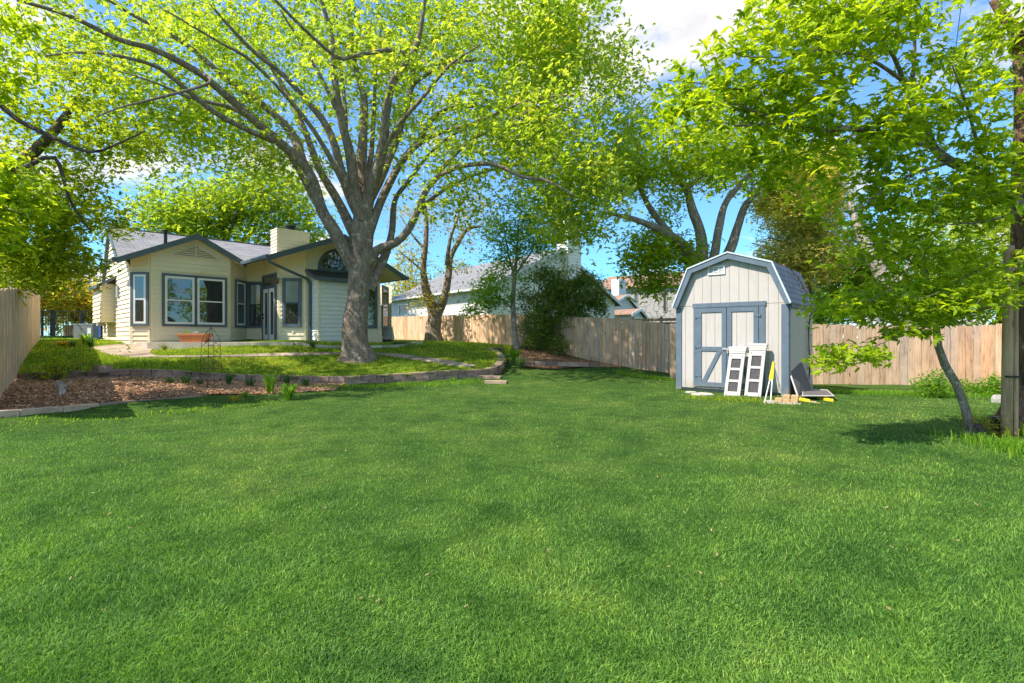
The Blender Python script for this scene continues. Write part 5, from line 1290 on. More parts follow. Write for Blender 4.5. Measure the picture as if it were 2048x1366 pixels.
# --- the big ash
bt = hit(714, 718); ZT = bt.y
def z_(dz): return ZT + dz
trunk = ([bt - Vector((0, 0, .15)), bt + Vector((0, 0, .12)), P(711, 690, ZT), P(711, 655, ZT), P(716, 606, ZT), P(720, 562, ZT), P(722, 518, ZT), P(724, 470, ZT + .05), P(727, 420, ZT + .05)], [.60, .52, .42, .38, .345, .36, .345, .34, .28])
sc_ = ZT / FPX
BL = [trunk,
 LP([(712, 540, ZT), (689, 500, z_(-.1)), (664, 455, z_(-.3)), (643, 420, z_(-.4)), (625, 362, z_(-.7)), (606, 328, z_(-.9)), (561, 286, z_(-1.4)), (506, 239, z_(-2)), (450, 189, z_(-2.6)), (393, 143, z_(-3.2)), (308, 99, z_(-4)), (239, 79, z_(-4.6)), (137, 31, z_(-5.3)), (34, 0, z_(-6))], .24, .032, .75),
 LP([(606, 328, z_(-.9)), (584, 267, z_(-.6)), (528, 211, z_(-.7)), (456, 161, z_(-1)), (376, 92, z_(-1.6)), (273, 34, z_(-2.2)), (200, -10, z_(-2.8))], .15, .03, .8),
 LP([(561, 286, z_(-1.4)), (500, 262, z_(-2.2)), (425, 222, z_(-3)), (350, 160, z_(-3.6)), (300, 128, z_(-4.2)), (190, 105, z_(-5)), (90, 112, z_(-5.5))], .10, .02, .8),
 LP([(722, 500, z_(.1)), (700, 452, z_(.3)), (672, 395, z_(.6)), (640, 340, z_(1)), (600, 240, z_(1.5)), (540, 130, z_(2.2)), (480, 60, z_(2.8)), (400, 0, z_(3.5))], .20, .035, .8),
 LP([(724, 440, z_(-.1)), (703, 401, z_(-.3)), (682, 340, z_(-.5)), (667, 285, z_(-.7)), (645, 240, z_(-.9)), (611, 200, z_(-1.1)), (567, 150, z_(-1.5)), (511, 106, z_(-1.9)), (456, 50, z_(-2.4)), (422, 10, z_(-2.8))], .17, .03, .8),
 LP([(726, 430, z_(0)), (712, 390, z_(-.2)), (700, 312, z_(-.5)), (684, 245, z_(-.8)), (673, 184, z_(-1)), (667, 122, z_(-1.2)), (662, 67, z_(-1.4)), (639, -10, z_(-1.7))], .20, .05, .8),
 LP([(728, 420, z_(.1)), (723, 334, z_(.3)), (726, 267, z_(.5)), (728, 195, z_(.8)), (712, 139, z_(1)), (703, 78, z_(1.3)), (700, 0, z_(1.6))], .20, .05, .8),
 LP([(730, 425, z_(0)), (740, 385, z_(-.1)), (756, 334, z_(-.4)), (767, 278, z_(-.7)), (774, 211, z_(-1)), (788, 160, z_(-1.3)), (823, 112, z_(-1.6)), (840, 67, z_(-1.9)), (850, -10, z_(-2.2))], .22, .05, .8),
 LP([(734, 410, z_(.1)), (762, 356, z_(.4)), (790, 289, z_(.9)), (808, 234, z_(1.4)), (824, 172, z_(1.8)), (832, 128, z_(2.2)), (873, 72, z_(2.8)), (930, 68, z_(3.3)), (1000, 30, z_(4))], .15, .03, .8),
 LP([(732, 480, z_(0)), (745, 445, z_(.1)), (767, 390, z_(.3)), (801, 328, z_(.6)), (840, 278, z_(1)), (873, 230, z_(1.4)), (929, 213, z_(2)), (1012, 217, z_(2.8)), (1100, 216, z_(3.6)), (1180, 235, z_(4.2))], .17, .025, .8),
 LP([(728, 545, z_(0)), (752, 502, z_(-.1)), (790, 486, z_(-.2)), (815, 462, z_(-.2)), (834, 425, z_(-.3)), (862, 367, z_(-.6)), (912, 336, z_(-1.1)), (984, 328, z_(-1.7)), (1040, 352, z_(-2)), (1096, 362, z_(-2.3)), (1150, 392, z_(-2.5))], .17, .022, .8),
 LP([(738, 580, z_(.1)), (762, 530, z_(.3)), (778, 490, z_(.5)), (785, 455, z_(.7)), (790, 401, z_(1)), (817, 362, z_(1.4)), (862, 306, z_(2)), (920, 262, z_(2.6)), (990, 240, z_(3.2))], .17, .025, .8),
 LP([(862, 367, z_(-.6)), (905, 315, z_(-.4)), (960, 270, z_(0)), (1040, 255, z_(.4)), (1130, 270, z_(.8))], .07, .02, .8),
 LP([(823, 112, z_(-1.6)), (780, 100, z_(-2.4)), (712, 111, z_(-3.2)), (678, 116, z_(-3.8)), (623, 72, z_(-4.4)), (545, -5, z_(-5))], .07, .03, .8),
 LP([(660, 455, z_(-.3)), (628, 400, z_(.2)), (590, 330, z_(.6)), (530, 250, z_(1)), (455, 190, z_(1.3)), (360, 150, z_(1.6)), (280, 90, z_(1.8))], .11, .02, .8),
 LP([(703, 401, z_(-.3)), (668, 330, z_(-1)), (628, 262, z_(-1.5)), (570, 190, z_(-2.1)), (500, 120, z_(-2.8)), (440, 85, z_(-3.3)), (330, 20, z_(-4))], .10, .02, .8),
 LP([(684, 245, z_(-.8)), (650, 170, z_(-1.2)), (610, 100, z_(-1.6)), (560, 20, z_(-2.2))], .08, .02, .8), LP([(712, 390, z_(-.2)), (694, 300, z_(.6)), (690, 210, z_(1)), (680, 120, z_(1.4)), (672, 20, z_(1.8))], .11, .03, .8),
 LP([(728, 400, z_(.1)), (742, 310, z_(.8)), (748, 230, z_(1.2)), (752, 140, z_(1.7)), (765, 40, z_(2.2))], .12, .03, .8), LP([(756, 334, z_(-.4)), (790, 260, z_(-.9)), (850, 190, z_(-1.4)), (900, 130, z_(-2)), (960, 90, z_(-2.5))], .10, .02, .8),
 LP([(767, 390, z_(.3)), (815, 310, z_(-.1)), (870, 270, z_(-.5)), (950, 245, z_(-1)), (1060, 200, z_(-1.4)), (1150, 190, z_(-1.6))], .10, .018, .8), LP([(834, 425, z_(-.3)), (880, 385, z_(.3)), (950, 350, z_(.9)), (1040, 330, z_(1.3)), (1120, 340, z_(1.6))], .08, .015, .8),
 LP([(823, 172, z_(1.8)), (870, 140, z_(1.2)), (950, 120, z_(.8)), (1050, 130, z_(.4)), (1130, 110, z_(.2))], .07, .015, .8), LP([(506, 239, z_(-2)), (460, 215, z_(-2.2)), (380, 195, z_(-2.6)), (310, 165, z_(-3)), (230, 140, z_(-3.3))], .07, .015, .8),
 LP([(393, 143, z_(-3.2)), (420, 165, z_(-3.6)), (300, 200, z_(-5)), (240, 215, z_(-6)), (190, 235, z_(-6.6))], .05, .012, .8),
]
BE = [(620, 60, 330, 150, 15.2, 22, 520), (250, 110, 260, 140, 12, 18.5, 300), (430, 270, 200, 75, 14.5, 19, 160), (700, 250, 170, 110, 15, 21, 80), (930, 130, 260, 170, 14.8, 22, 420), (600, 70, 330, 140, 11.5, 15, 60),
      (1110, 240, 190, 180, 14, 22, 540), (1000, 320, 190, 90, 13, 20, 190), (1150, 410, 90, 80, 14, 20, 190), (1110, 70, 110, 90, 14, 21, 170), (530, 330, 130, 50, 14, 19, 40), (360, 330, 100, 50, 11, 15, 40),
      (600, -160, 600, 130, 11, 22, 170), (900, 400, 100, 50, 14, 18, 22), (1240, 330, 70, 90, 16, 21, 70)]
tree('ash_tree', bt, BL, BE, 'leaf_ash', 'huge spreading tree with thick grey trunk standing on the upper lawn before the house', bark='bark_big', rtip=.006, per=19, spread=.36, size=.115, keep=.82, lump=1.6, flare=.9, droop=.4, rosette=5, asp=.5)

# --- left tree over the fence
lt = P(-60, 700, 9.5); lb = Vector((lt.x, lt.y + 2, .6))
tree('shade_tree', (-11.5, 10.3, .3), [([Vector((-11.6, 10.4, .2)), Vector((-11.5, 10.5, 2)), Vector((-11.2, 10.6, 3.5)), P(40, 330, 11), P(110, 260, 11.2), P(160, 190, 11.5)], [.2, .17, .15, .12, .09, .04]),
     LP([(-20, 350, 10.8), (60, 330, 10.5), (110, 315, 10.5), (140, 400, 10.8), (180, 460, 11)], .06, .015), LP([(0, 208, 9.6), (34, 239, 9.6), (102, 273, 9.7), (178, 304, 9.8), (230, 290, 10), (290, 262, 10.3)], .05, .015)],
     [(70, 230, 150, 120, 9, 14, 120), (190, 300, 110, 90, 9.5, 14, 62), (60, 420, 110, 110, 9, 14, 190), (130, 430, 80, 60, 10, 14, 90), (90, 500, 80, 50, 10.5, 14, 110), (40, 545, 100, 40, 10.5, 14, 90), (150, 525, 40, 35, 11, 13, 30), (250, 270, 70, 50, 10, 13, 18), (-100, 250, 150, 200, 9, 14, 60), (110, 130, 110, 90, 9, 13, 22)],
     'leaf_left', 'leafy tree leaning over the left fence with dense green crown', bark='bark_dark', per=15, spread=.20, size=.095, keep=.85, lump=.9, zmin=1.9, asp=.5)
# nearer sprays at the left edge
tree('overhanging_branch', P(-60, 380, 9.3), [LP([(-120, 470, 9.3), (-40, 440, 9.3), (20, 420, 9.3), (60, 435, 9.4)], .025, .006), LP([(-120, 60, 9.3), (-40, 110, 9.3), (10, 150, 9.3)], .025, .006)],
     [(10, 385, 90, 75, 8.7, 10, 80), (0, 470, 60, 50, 8.7, 9.9, 34), (0, 150, 35, 60, 8.8, 9.8, 20), (15, 60, 40, 40, 8.8, 9.8, 16)], 'leaf_near', 'near spray of bright leaves reaching in from the left edge of the photo', 'tree branch', bark='bark_dark', per=5, spread=.12, size=.15, keep=1, asp=.36, trunkname='stem', step=.15, jit=.02)

# --- yellow green trees beyond the left fence and the iron fence
def bushtree(name, px, pyb, Z, top, halfw, leaf, label, n=120, per=12, size=.14, cat='tree', bark='bark_dark', spread=.3, keep=.8, lump=1.2, group=None, zmin=None, r=.12, depth=None, lo=.25, rosette=4):
    b = P(px, pyb, Z); b.z = float(zground([b.x], [b.y])[0]) - .05; H = P(px, top, Z).z - b.z; k = Z / FPX; hw = halfw * k; dp = depth or hw
    limbs = [([b, b + Vector((.02 * H, 0, H * .25)), b + Vector((-.02 * H, 0, H * .5)), b + Vector((.01 * H, 0, H * .8))], [r, r * .8, r * .5, r * .15])]
    for j in range(5):
        a = j * 1.257 + random.random() * .5; h0 = H * random.uniform(.18, .4); s_ = b + Vector((0, 0, h0)); e = b + Vector((math.cos(a) * hw * .7, math.sin(a) * dp * .7, H * random.uniform(.55, .9)))
        limbs.append(([s_, s_.lerp(e, .5) + Vector((0, 0, H * .04)), e], [r * .5, r * .3, r * .1]))
    zc = (b.z + H * (lo + 1) / 2 * 1.0); ry = H * (1 - lo) / 2 / k; cy = HY - (zc - CZ) / k
    ells = [(px, cy, halfw, ry, Z - dp, Z + dp, int(n * .6))]
    for j in range(5):
        ells.append((px + random.uniform(-.55, .55) * halfw, cy + random.uniform(-.5, .5) * ry, halfw * .5, ry * .5, Z - dp * .8, Z + dp * .8, int(n * .09)))
    return tree(name, b, limbs, ells, leaf, label, cat, bark=bark, per=per, spread=spread, size=size, keep=keep, lump=lump, group=group, zmin=zmin, rosette=rosette)
bushtree('tree', 150, 660, 34, 545, 75, 'leaf_gold', 'bright yellow green tree behind the black iron fence', 330, 14, .2, spread=.5, lo=.02)
bushtree('tree', 60, 660, 30, 500, 70, 'leaf_yellow', 'yellowish tree behind the far end of the left fence', 260, 12, .2, spread=.5, lo=.02)
bushtree('tree', 215, 660, 42, 560, 40, 'leaf_yellow', 'pale yellow tree glimpsed left of the house wall', 150, 12, .22, spread=.5, lo=.02)
bushtree('tree', -60, 660, 24, 420, 100, 'leaf_left', 'dark green tree at the left edge behind the wooden fence', 150, 12, .16, spread=.4, lo=.02)
# --- tree behind the house
b = P(450, 640, 36); b.z = 1
tree('shade_tree', b, [([b, b + Vector((0, 0, 4)), P(450, 470, 36), P(440, 420, 36), P(430, 385, 36)], [.35, .3, .25, .15, .06]), LP([(452, 500, 36), (500, 470, 36), (520, 430, 36), (540, 400, 36)], .16, .04), LP([(450, 500, 36), (400, 470, 36), (360, 450, 36), (330, 440, 36)], .14, .04),
     LP([(450, 480, 36), (470, 440, 35), (480, 400, 35)], .1, .04), LP([(452, 510, 36), (560, 480, 37), (620, 450, 37)], .12, .04)],
     [(400, 420, 130, 60, 33, 39, 170), (520, 400, 110, 70, 33, 39, 200), (340, 450, 80, 40, 33, 38, 90), (570, 450, 80, 50, 34, 40, 110), (450, 470, 140, 40, 33, 38, 110), (650, 460, 60, 40, 35, 40, 50)],
     'leaf_back', 'broad bright green tree rising behind the house roof', per=14, spread=.6, size=.26, keep=.85, lump=2.2, bark='bark_dark', rosette=4, rtip=.012)
# --- two trunked tree by the long fence
b = hit(868, 683); Zt = b.y
tree('young_tree', b, [([b - Vector((0, 0, .1)), P(866, 655, Zt), P(869, 635, Zt), P(862, 609, Zt), P(851, 576, Zt), P(847, 532, Zt), P(852, 481, Zt), P(853, 430, Zt), P(850, 400, Zt)], [.50, .36, .33, .24, .2, .15, .13, .08, .04]),
     LP([(868, 645, Zt), (877, 622, Zt), (890, 590, Zt), (897, 552, Zt), (902, 514, Zt + .2), (919, 481, Zt + .3), (937, 458, Zt + .4), (965, 453, Zt + .5)], .26, .04), LP([(893, 530, Zt), (901, 476, Zt - .3), (914, 440, Zt - .5), (925, 400, Zt - .6)], .11, .03), LP([(852, 500, Zt), (825, 470, Zt), (800, 430, Zt)], .07, .02), LP([(848, 545, Zt), (820, 520, Zt - .2), (795, 500, Zt - .3)], .06, .02)],
     [(830, 430, 60, 70, Zt - 2, Zt + 2, 60), (930, 420, 70, 60, Zt - 2, Zt + 2, 70), (820, 520, 45, 50, Zt - 1.5, Zt + 1.5, 50), (845, 600, 40, 25, Zt - 1, Zt + 1, 22), (950, 460, 60, 40, Zt - 2, Zt + 1, 24), (920, 530, 30, 20, Zt - 1, Zt + 1, 10), (790, 560, 20, 30, Zt - 1, Zt + 1, 10)],
     'leaf_yellow', 'two trunked tree with sparse yellowish leaves in front of the long fence', bark='bark_big', per=14, spread=.28, size=.10, keep=.8, lump=1.0, flare=.5)
bushtree('tree', 820, 640, 50, 520, 55, 'leaf_yellow', 'distant yellow green tree between the two houses', 100, 12, .25, spread=.6)
bushtree('tree', 905, 640, 55, 505, 40, 'leaf_yellow', 'distant pale tree above the neighbour roof', 60, 12, .25, spread=.6)
# --- slim bright tree
b = hit(1033, 697, zlow); Zt = b.y
tree('young_tree', b, [([b - Vector((0, 0, .1)), P(1029, 655, Zt), P(1026, 609, Zt), P(1030, 545, Zt), P(1034, 500, Zt), P(1036, 440, Zt)], [.13, .11, .10, .08, .05, .02]), LP([(1030, 560, Zt), (1015, 500, Zt), (1008, 450, Zt)], .05, .015), LP([(1030, 550, Zt), (1065, 500, Zt), (1085, 460, Zt)], .05, .015), LP([(1027, 620, Zt), (990, 590, Zt - .3), (955, 600, Zt - .5)], .04, .01)],
     [(1040, 450, 95, 60, Zt - 1.8, Zt + 1.8, 260), (1020, 500, 65, 48, Zt - 1.2, Zt + 1.2, 110), (985, 585, 52, 40, Zt - 1.2, Zt + .8, 130), (955, 620, 30, 22, Zt - 1, Zt + .5, 26), (1090, 500, 40, 40, Zt - 1, Zt + 1, 36), (1010, 550, 40, 30, Zt - 1, Zt + 1, 30)],
     'leaf_bright', 'slim bright green tree with thin pale trunk rising from the corner bed', bark='bark_pale', per=12, spread=.2, size=.095, keep=.85, lump=.8)
# --- dark shrubs by the fence
def shrub(px, py, ells, leaf, label, stems, **kw):
    b = hit(px, py, zlow); return tree('large_shrub', b, [([b - Vector((0, 0, .05))] + [P(x, y, b.y + dz) for x, y, dz in s_], [r, *[r * (1 - .7 * (i + 1) / len(s_)) for i in range(len(s_))]]) for s_, r in stems],
        [(E[0], E[1], E[2], E[3], b.y - E[4], b.y + E[4], E[5]) for E in ells], leaf, label, 'shrub', bark='bark_pale', **kw)
shrub(1083, 700, [(1085, 590, 50, 62, .9, 300), (1080, 660, 38, 40, .6, 110), (1105, 640, 32, 60, .6, 110)], 'leaf_dark', 'tall dark leaved shrub directly right of the slim pale trunk', [([(1080, 650, 0), (1075, 600, 0), (1085, 550, 0)], .06), ([(1095, 640, 0), (1110, 590, 0)], .04)], per=14, spread=.16, size=.08, keep=.85, lump=.6)
shrub(1112, 705, [(1150, 585, 62, 52, 1.0, 400), (1130, 630, 55, 32, .8, 120), (1190, 615, 26, 32, .6, 80), (1118, 690, 26, 24, .4, 60)], 'leaf_dark', 'rounded dark green shrub with thin grey stem against the long fence', [([(1113, 660, 0), (1117, 620, 0), (1140, 570, 0)], .05), ([(1120, 640, 0), (1160, 600, 0)], .04)], per=14, spread=.16, size=.08, keep=.85, lump=.6)
# --- tree behind the shed
Zt = 19.5; b = P(1400, 690, Zt); b.z = -.1
tree('shade_tree', b, [([b, P(1400, 620, Zt), P(1400, 560, Zt), P(1384, 520, Zt), P(1365, 491, Zt), P(1327, 464, Zt), P(1305, 453, Zt - .3), P(1266, 438, Zt - .6), P(1217, 426, Zt - 1)], [.45, .4, .33, .26, .22, .17, .12, .10, .05]),
     LP([(1345, 475, Zt), (1305, 423, Zt + .2), (1285, 388, Zt + .4), (1274, 362, Zt + .6), (1262, 320, Zt + .8)], .14, .04), LP([(1402, 570, Zt), (1403, 480, Zt + .3), (1384, 419, Zt + .4), (1373, 381, Zt + .6), (1343, 340, Zt + .8), (1330, 300, Zt + .9)], .24, .05),
     LP([(1403, 580, Zt), (1426, 520, Zt), (1438, 457, Zt), (1453, 403, Zt), (1491, 358, Zt - .2), (1510, 330, Zt - .3)], .20, .06), LP([(1404, 590, Zt), (1457, 506, Zt + .5), (1476, 453, Zt + .6), (1491, 411, Zt + .7), (1521, 377, Zt + .8), (1540, 350, Zt + .8)], .22, .06), LP([(1500, 405, Zt), (1505, 370, Zt), (1500, 345, Zt)], .08, .03), LP([(1373, 381, Zt), (1400, 355, Zt), (1430, 350, Zt)], .08, .03)],
     [(1290, 300, 80, 60, 18, 22, 110), (1370, 330, 110, 50, 17.5, 22, 150), (1490, 320, 110, 55, 17.5, 22, 160), (1290, 510, 50, 48, 18.5, 21, 110), (1320, 570, 45, 30, 18.5, 21, 60), (1340, 440, 35, 60, 18.5, 21, 38), (1360, 510, 30, 40, 18.5, 21, 40), (1440, 250, 160, 60, 17, 22, 110), (1262, 350, 40, 40, 18, 21, 34)],
     'leaf_near', 'large tree behind the shed with several bare grey limbs', bark='bark_grey', per=14, spread=.32, size=.135, keep=.85, lump=1.3)
# bare twiggy shrub beyond the fence
b = P(1318, 660, 22); b.z = .5
t = thing('bare_shrub', b, 'leafless twiggy shrub showing above the fence left of the shed', 'shrub')
A0_ = np.array([[b.x, b.y, .5 + .1 * k, .03, 0, 0, 1.0] for k in range(12)]); att = ellipsoid_pts([(1320, 620, 45, 35, 21.2, 22.8, 90)]); A_, B_, ra_, rb_ = grow(A0_, att, .3, .04, .007); V_, F_ = tubes_np(A_, B_, ra_, rb_, 3); npmesh('stems', V_, F_, 'bark_pale', np.full(len(F_), .5), t)
# --- cedar behind the shed
Zt = 21; b = P(1610, 690, Zt); b.z = -.1
tree('cedar_tree', b, [([b, P(1608, 560, Zt), P(1605, 450, Zt), P(1602, 340, Zt), P(1600, 280, Zt)], [.3, .26, .2, .12, .04])] + [LP([(1606, y, Zt), (1606 + dx_ * .5, y - 15, Zt - .3), (1606 + dx_, y - 25, Zt - .5)], .07, .02) for y, dx_ in ((560, -60), (540, 70), (500, -70), (470, 70), (430, -60), (400, 60), (360, -45), (330, 45))],
     [(1605, 400, 85, 110, 19.3, 22.7, 420), (1600, 520, 90, 70, 19.3, 22.7, 320), (1560, 400, 50, 60, 19, 21, 90), (1650, 350, 60, 60, 19, 22, 110)],
     'leaf_cedar', 'olive and rust coloured cedar tree behind the shed roof', bark='bark_dark', per=26, spread=.26, size=.13, keep=.85, lump=.9, asp=.34, rosette=4, droop=.1, twigmat='bark_pale')
# --- trees beyond the back fence
bushtree('tree', 1720, 690, 22, 420, 75, 'leaf_back', 'light green tree behind the back fence beside the cedar', 420, 15, .15, spread=.35, zmin=1.4, lo=.02)
bushtree('tree', 1850, 690, 20, 400, 90, 'leaf_back', 'wide light green tree behind the middle of the back fence', 480, 15, .14, spread=.35, zmin=1.4, lo=.02)
bushtree('tree', 1990, 690, 21, 330, 100, 'leaf_near', 'tall green tree behind the right corner of the fence', 520, 15, .14, spread=.35, zmin=1.6, lo=.02)
bushtree('tree', 2130, 690, 17, 200, 130, 'leaf_left', 'tall green tree beyond the right edge behind the utility pole', 420, 14, .13, spread=.35, zmin=1.6, lo=.02)
bushtree('tree', 1640, 690, 25, 560, 60, 'leaf_bright', 'low bright green growth over the fence just right of the shed', 220, 14, .14, spread=.35, zmin=1.3, lo=.02)
# trees mirrored in the house windows
def bigtree(name, x, y, h, r, leaf, label, n):
    b = Vector((x, y, 0)); limbs = [([b, b + Vector((0, 0, h * .3)), b + Vector((.3, 0, h * .6)), b + Vector((0, 0, h * .85))], [.3, .24, .15, .05])]
    for j in range(5):
        a = j * 1.257; s_ = b + Vector((0, 0, h * .28)); e = b + Vector((math.cos(a) * r * .7, math.sin(a) * r * .7, h * .7)); limbs.append(([s_, s_.lerp(e, .5) + Vector((0, 0, .3)), e], [.12, .08, .03]))
    t = thing(name, b, label, 'tree'); nd = limb_mesh(limbs, 'trunk', 'bark_dark', t)
    q = rng.normal(0, 1, (n, 3)); q /= np.linalg.norm(q, axis=1)[:, None]; q *= (rng.random(n) ** .4)[:, None]; att = clump(q * np.array([r, r, h * .40]) + np.array([x, y, h * .6]), .85, 1.5)
    A, B, ra, rb = grow(nd, att, .5, .08, .006); V, F = tubes_np(A, B, ra, rb, 3); npmesh('branches', V, F, 'bark_dark', np.full(len(F), .5), t)
    C, U, Nn, sz, v = clusters(att, 14, .4, .3, .35, .5, 3); leafmesh(C, U, Nn, sz, 'crown', leaf, t, v, .5)
bigtree('shade_tree', 19, -3, 8, 4.5, 'leaf_left', 'round green tree to the right of the lawn mirrored in the bay window', 260)
bigtree('shade_tree', 27, 3, 7.5, 4.5, 'leaf_left', 'farther green tree on the right mirrored in the left bay pane', 240)
bigtree('shade_tree', -17, -14, 9, 5, 'leaf_left', 'green tree behind the left of the lawn mirrored in the flat windows', 260)
# leaning pale dead trunk
Zt = 17.3; b = P(1830, 690, Zt); b.z = -.1
t = thing('leaning_trunk', b, 'pale peeling dead trunk leaning left above the back fence', 'dead tree')
limb_mesh([([b, P(1822, 650, Zt), P(1800, 593, Zt), P(1767, 553, Zt + .1), P(1738, 500, Zt + .2), P(1715, 450, Zt + .3), P(1700, 400, Zt + .4)], [.3, .28, .26, .22, .18, .13, .07]), LP([(1790, 580, Zt), (1812, 540, Zt - .2), (1830, 500, Zt - .4)], .08, .03)], 'trunk', 'bark_pale', t)

# --- slender leaning tree on the right of the lawn
b = hit(1941, 868); Zt = b.y
tree('slender_tree', b, [([b - Vector((0, 0, .08)), P(1938, 850, Zt), P(1932, 822, Zt), P(1912, 767, Zt), P(1890, 730, Zt), P(1877, 693, Zt), P(1873, 655, Zt), P(1862, 600, Zt), P(1850, 540, Zt), P(1845, 480, Zt)], [.075, .06, .052, .048, .047, .043, .04, .034, .025, .012]),
     LP([(1862, 610, Zt), (1850, 655, Zt - .3), (1825, 660, Zt - .5), (1761, 687, Zt - .7), (1706, 709, Zt - .8), (1674, 722, Zt - .8)], .016, .005), LP([(1855, 570, Zt), (1800, 575, Zt - .3), (1740, 600, Zt - .5), (1680, 610, Zt - .5)], .018, .006), LP([(1858, 590, Zt), (1920, 560, Zt - .2), (1990, 520, Zt - .4)], .02, .006), LP([(1850, 540, Zt), (1780, 500, Zt - .2), (1700, 480, Zt - .4)], .018, .006), LP([(1870, 640, Zt), (1920, 630, Zt - .3), (1980, 615, Zt - .5), (2040, 600, Zt - .7)], .02, .006)],
     [(1700, 710, 90, 20, Zt - 1.1, Zt - .5, 26), (1650, 725, 50, 12, Zt - 1, Zt - .6, 10), (1770, 600, 110, 45, Zt - 1, Zt + .5, 90), (1880, 600, 120, 45, Zt - 1, Zt + .5, 100), (1800, 500, 150, 60, Zt - 1, Zt + .7, 110), (1960, 540, 90, 70, Zt - 1, Zt + .5, 80), (1660, 620, 60, 30, Zt - .8, Zt, 22), (1800, 660, 60, 18, Zt - .8, Zt - .2, 22)],
     'leaf_near', 'slender young tree with curved thin trunk leaning left before the back fence', bark='bark_grey', per=5, spread=.075, size=.085, keep=.95, lump=.5, step=.15, jit=.02, rtip=.0022, asp=.4)
# --- overhanging pecan from the right
Zr = 7.2
RB = [([Vector((8.6, 7.6, -.05)), Vector((8.5, 7.6, 2.0)), P(2150, 480, Zr + .2), P(2048, 418, Zr), P(1992, 381, Zr - .1), P(1963, 348, Zr - .15), P(1902, 324, Zr - .3), P(1865, 293, Zr - .4), P(1848, 246, Zr - .4), P(1820, 201, Zr - .5), P(1828, 135, Zr - .6), P(1830, 60, Zr - .7)], [.17, .15, .13, .095, .075, .07, .06, .05, .04, .035, .025, .012]),
      LP([(1865, 293, Zr - .4), (1787, 275, Zr - .7), (1705, 258, Zr - 1), (1640, 262, Zr - 1.2), (1563, 244, Zr - 1.3), (1495, 217, Zr - 1.4), (1415, 190, Zr - 1.5), (1370, 180, Zr - 1.6)], .035, .007),
      LP([(1820, 201, Zr - .5), (1787, 111, Zr - .7), (1742, 61, Zr - .9), (1709, 5, Zr - 1)], .03, .01), LP([(1828, 180, Zr - .5), (1760, 130, Zr - .9), (1697, 107, Zr - 1.2), (1611, 102, Zr - 1.4), (1561, 115, Zr - 1.5), (1480, 112, Zr - 1.6)], .025, .006),
      LP([(1705, 258, Zr - 1), (1639, 242, Zr - .9), (1582, 209, Zr - 1), (1541, 189, Zr - 1.1), (1476, 179, Zr - 1.2), (1381, 164, Zr - 1.3), (1335, 160, Zr - 1.4)], .022, .005), LP([(1563, 246, Zr - 1.3), (1476, 251, Zr - 1.4), (1415, 240, Zr - 1.5), (1343, 266, Zr - 1.6)], .015, .004),
      LP([(1902, 324, Zr - .3), (1820, 350, Zr - .8), (1740, 400, Zr - 1.1), (1700, 430, Zr - 1.2)], .025, .006), LP([(1992, 381, Zr - .1), (1960, 300, Zr - .4), (1930, 200, Zr - .7), (1900, 120, Zr - .9)], .03, .008), LP([(2048, 418, Zr), (1985, 440, Zr - .6), (1900, 450, Zr - 1)], .025, .006)]
RE = [(1430, 180, 110, 90, 5.4, 6.3, 74), (1380, 250, 70, 60, 5.3, 6, 33), (1590, 120, 130, 100, 5.4, 6.6, 124), (1560, 230, 130, 70, 5.4, 6.5, 90), (1740, 90, 140, 110, 5.6, 7, 158), (1730, 260, 150, 100, 5.6, 7, 180), (1890, 240, 130, 150, 5.9, 7.4, 146), (1960, 380, 120, 90, 6, 7.4, 135),
      (1770, 400, 150, 70, 5.8, 7.2, 124), (1500, 330, 110, 50, 5.6, 6.6, 49), (1640, 350, 100, 50, 5.7, 6.8, 67), (2000, 100, 70, 90, 5.8, 7, 56), (1660, 20, 170, 60, 5.5, 6.8, 101), (1850, -80, 260, 90, 5.6, 7.2, 101), (1500, 60, 50, 50, 5.4, 6.2, 20)]
tree('overhanging_tree', (8.6, 7.6, -.1), RB, RE, 'leaf_near', 'near green tree whose branches reach over the yard from the upper right', bark='bark_big', per=5, spread=.085, size=.092, keep=.85, lump=.55, step=.16, jit=.02, rtip=.0022, asp=.4)

# --- low shrubs and weeds
def lowbush(name, px, py, w_, h, leaf, label, n=30, per=8, size=.05, cat='shrub', zf=zground, spread=.07, stems=4, asp=.42, z0=0.0):
    b = hit(px, py, zf) + Vector((0, 0, z0)); k = b.y / FPX; W_, H_ = w_ * k, h * k; limbs = []
    for j in range(stems):
        a = j * 6.28 / stems + random.random(); e = b + Vector((math.cos(a) * W_ * .35, math.sin(a) * W_ * .3, H_ * random.uniform(.6, .95))); limbs.append(([b - Vector((0, 0, .02)), b.lerp(e, .5) + Vector((0, 0, H_ * .1)), e], [.012, .008, .004]))
    return tree(name, b, limbs, [(px, HY - (b.z + H_ * .55 - CZ) / k, w_ * .5, h * .5, b.y - W_ * .45, b.y + W_ * .45, n)], leaf, label, cat, bark='bark_dark', per=per, spread=spread, size=size, keep=1, trunkname='stems', step=.08, jit=.01, rtip=.002, rosette=4, zmin=b.z + .01, asp=asp)
lowbush('shrub', 1868, 795, 75, 50, 'leaf_bright', 'bright green bush behind the slender tree at the back fence', 50, 8, .07, spread=.1)
lowbush('shrub', 1925, 790, 60, 32, 'leaf_bright', 'low weeds against the back fence right of the slender tree', 26, 7, .06, spread=.09)
lowbush('shrub', 1988, 795, 52, 44, 'leaf_bright', 'round light green bush beside the utility pole', 45, 8, .065, spread=.08)
lowbush('shrub', 1965, 870, 60, 40, 'leaf_yellow', 'twiggy pale weeds at the foot of the slender tree', 22, 5, .045, spread=.06)
lowbush('flowering_shrub', 112, 764, 52, 58, 'leaf_left', 'leggy shrub with light green leaves rising from the left mulch bed', 34, 6, .055, zf=zlow, spread=.05)
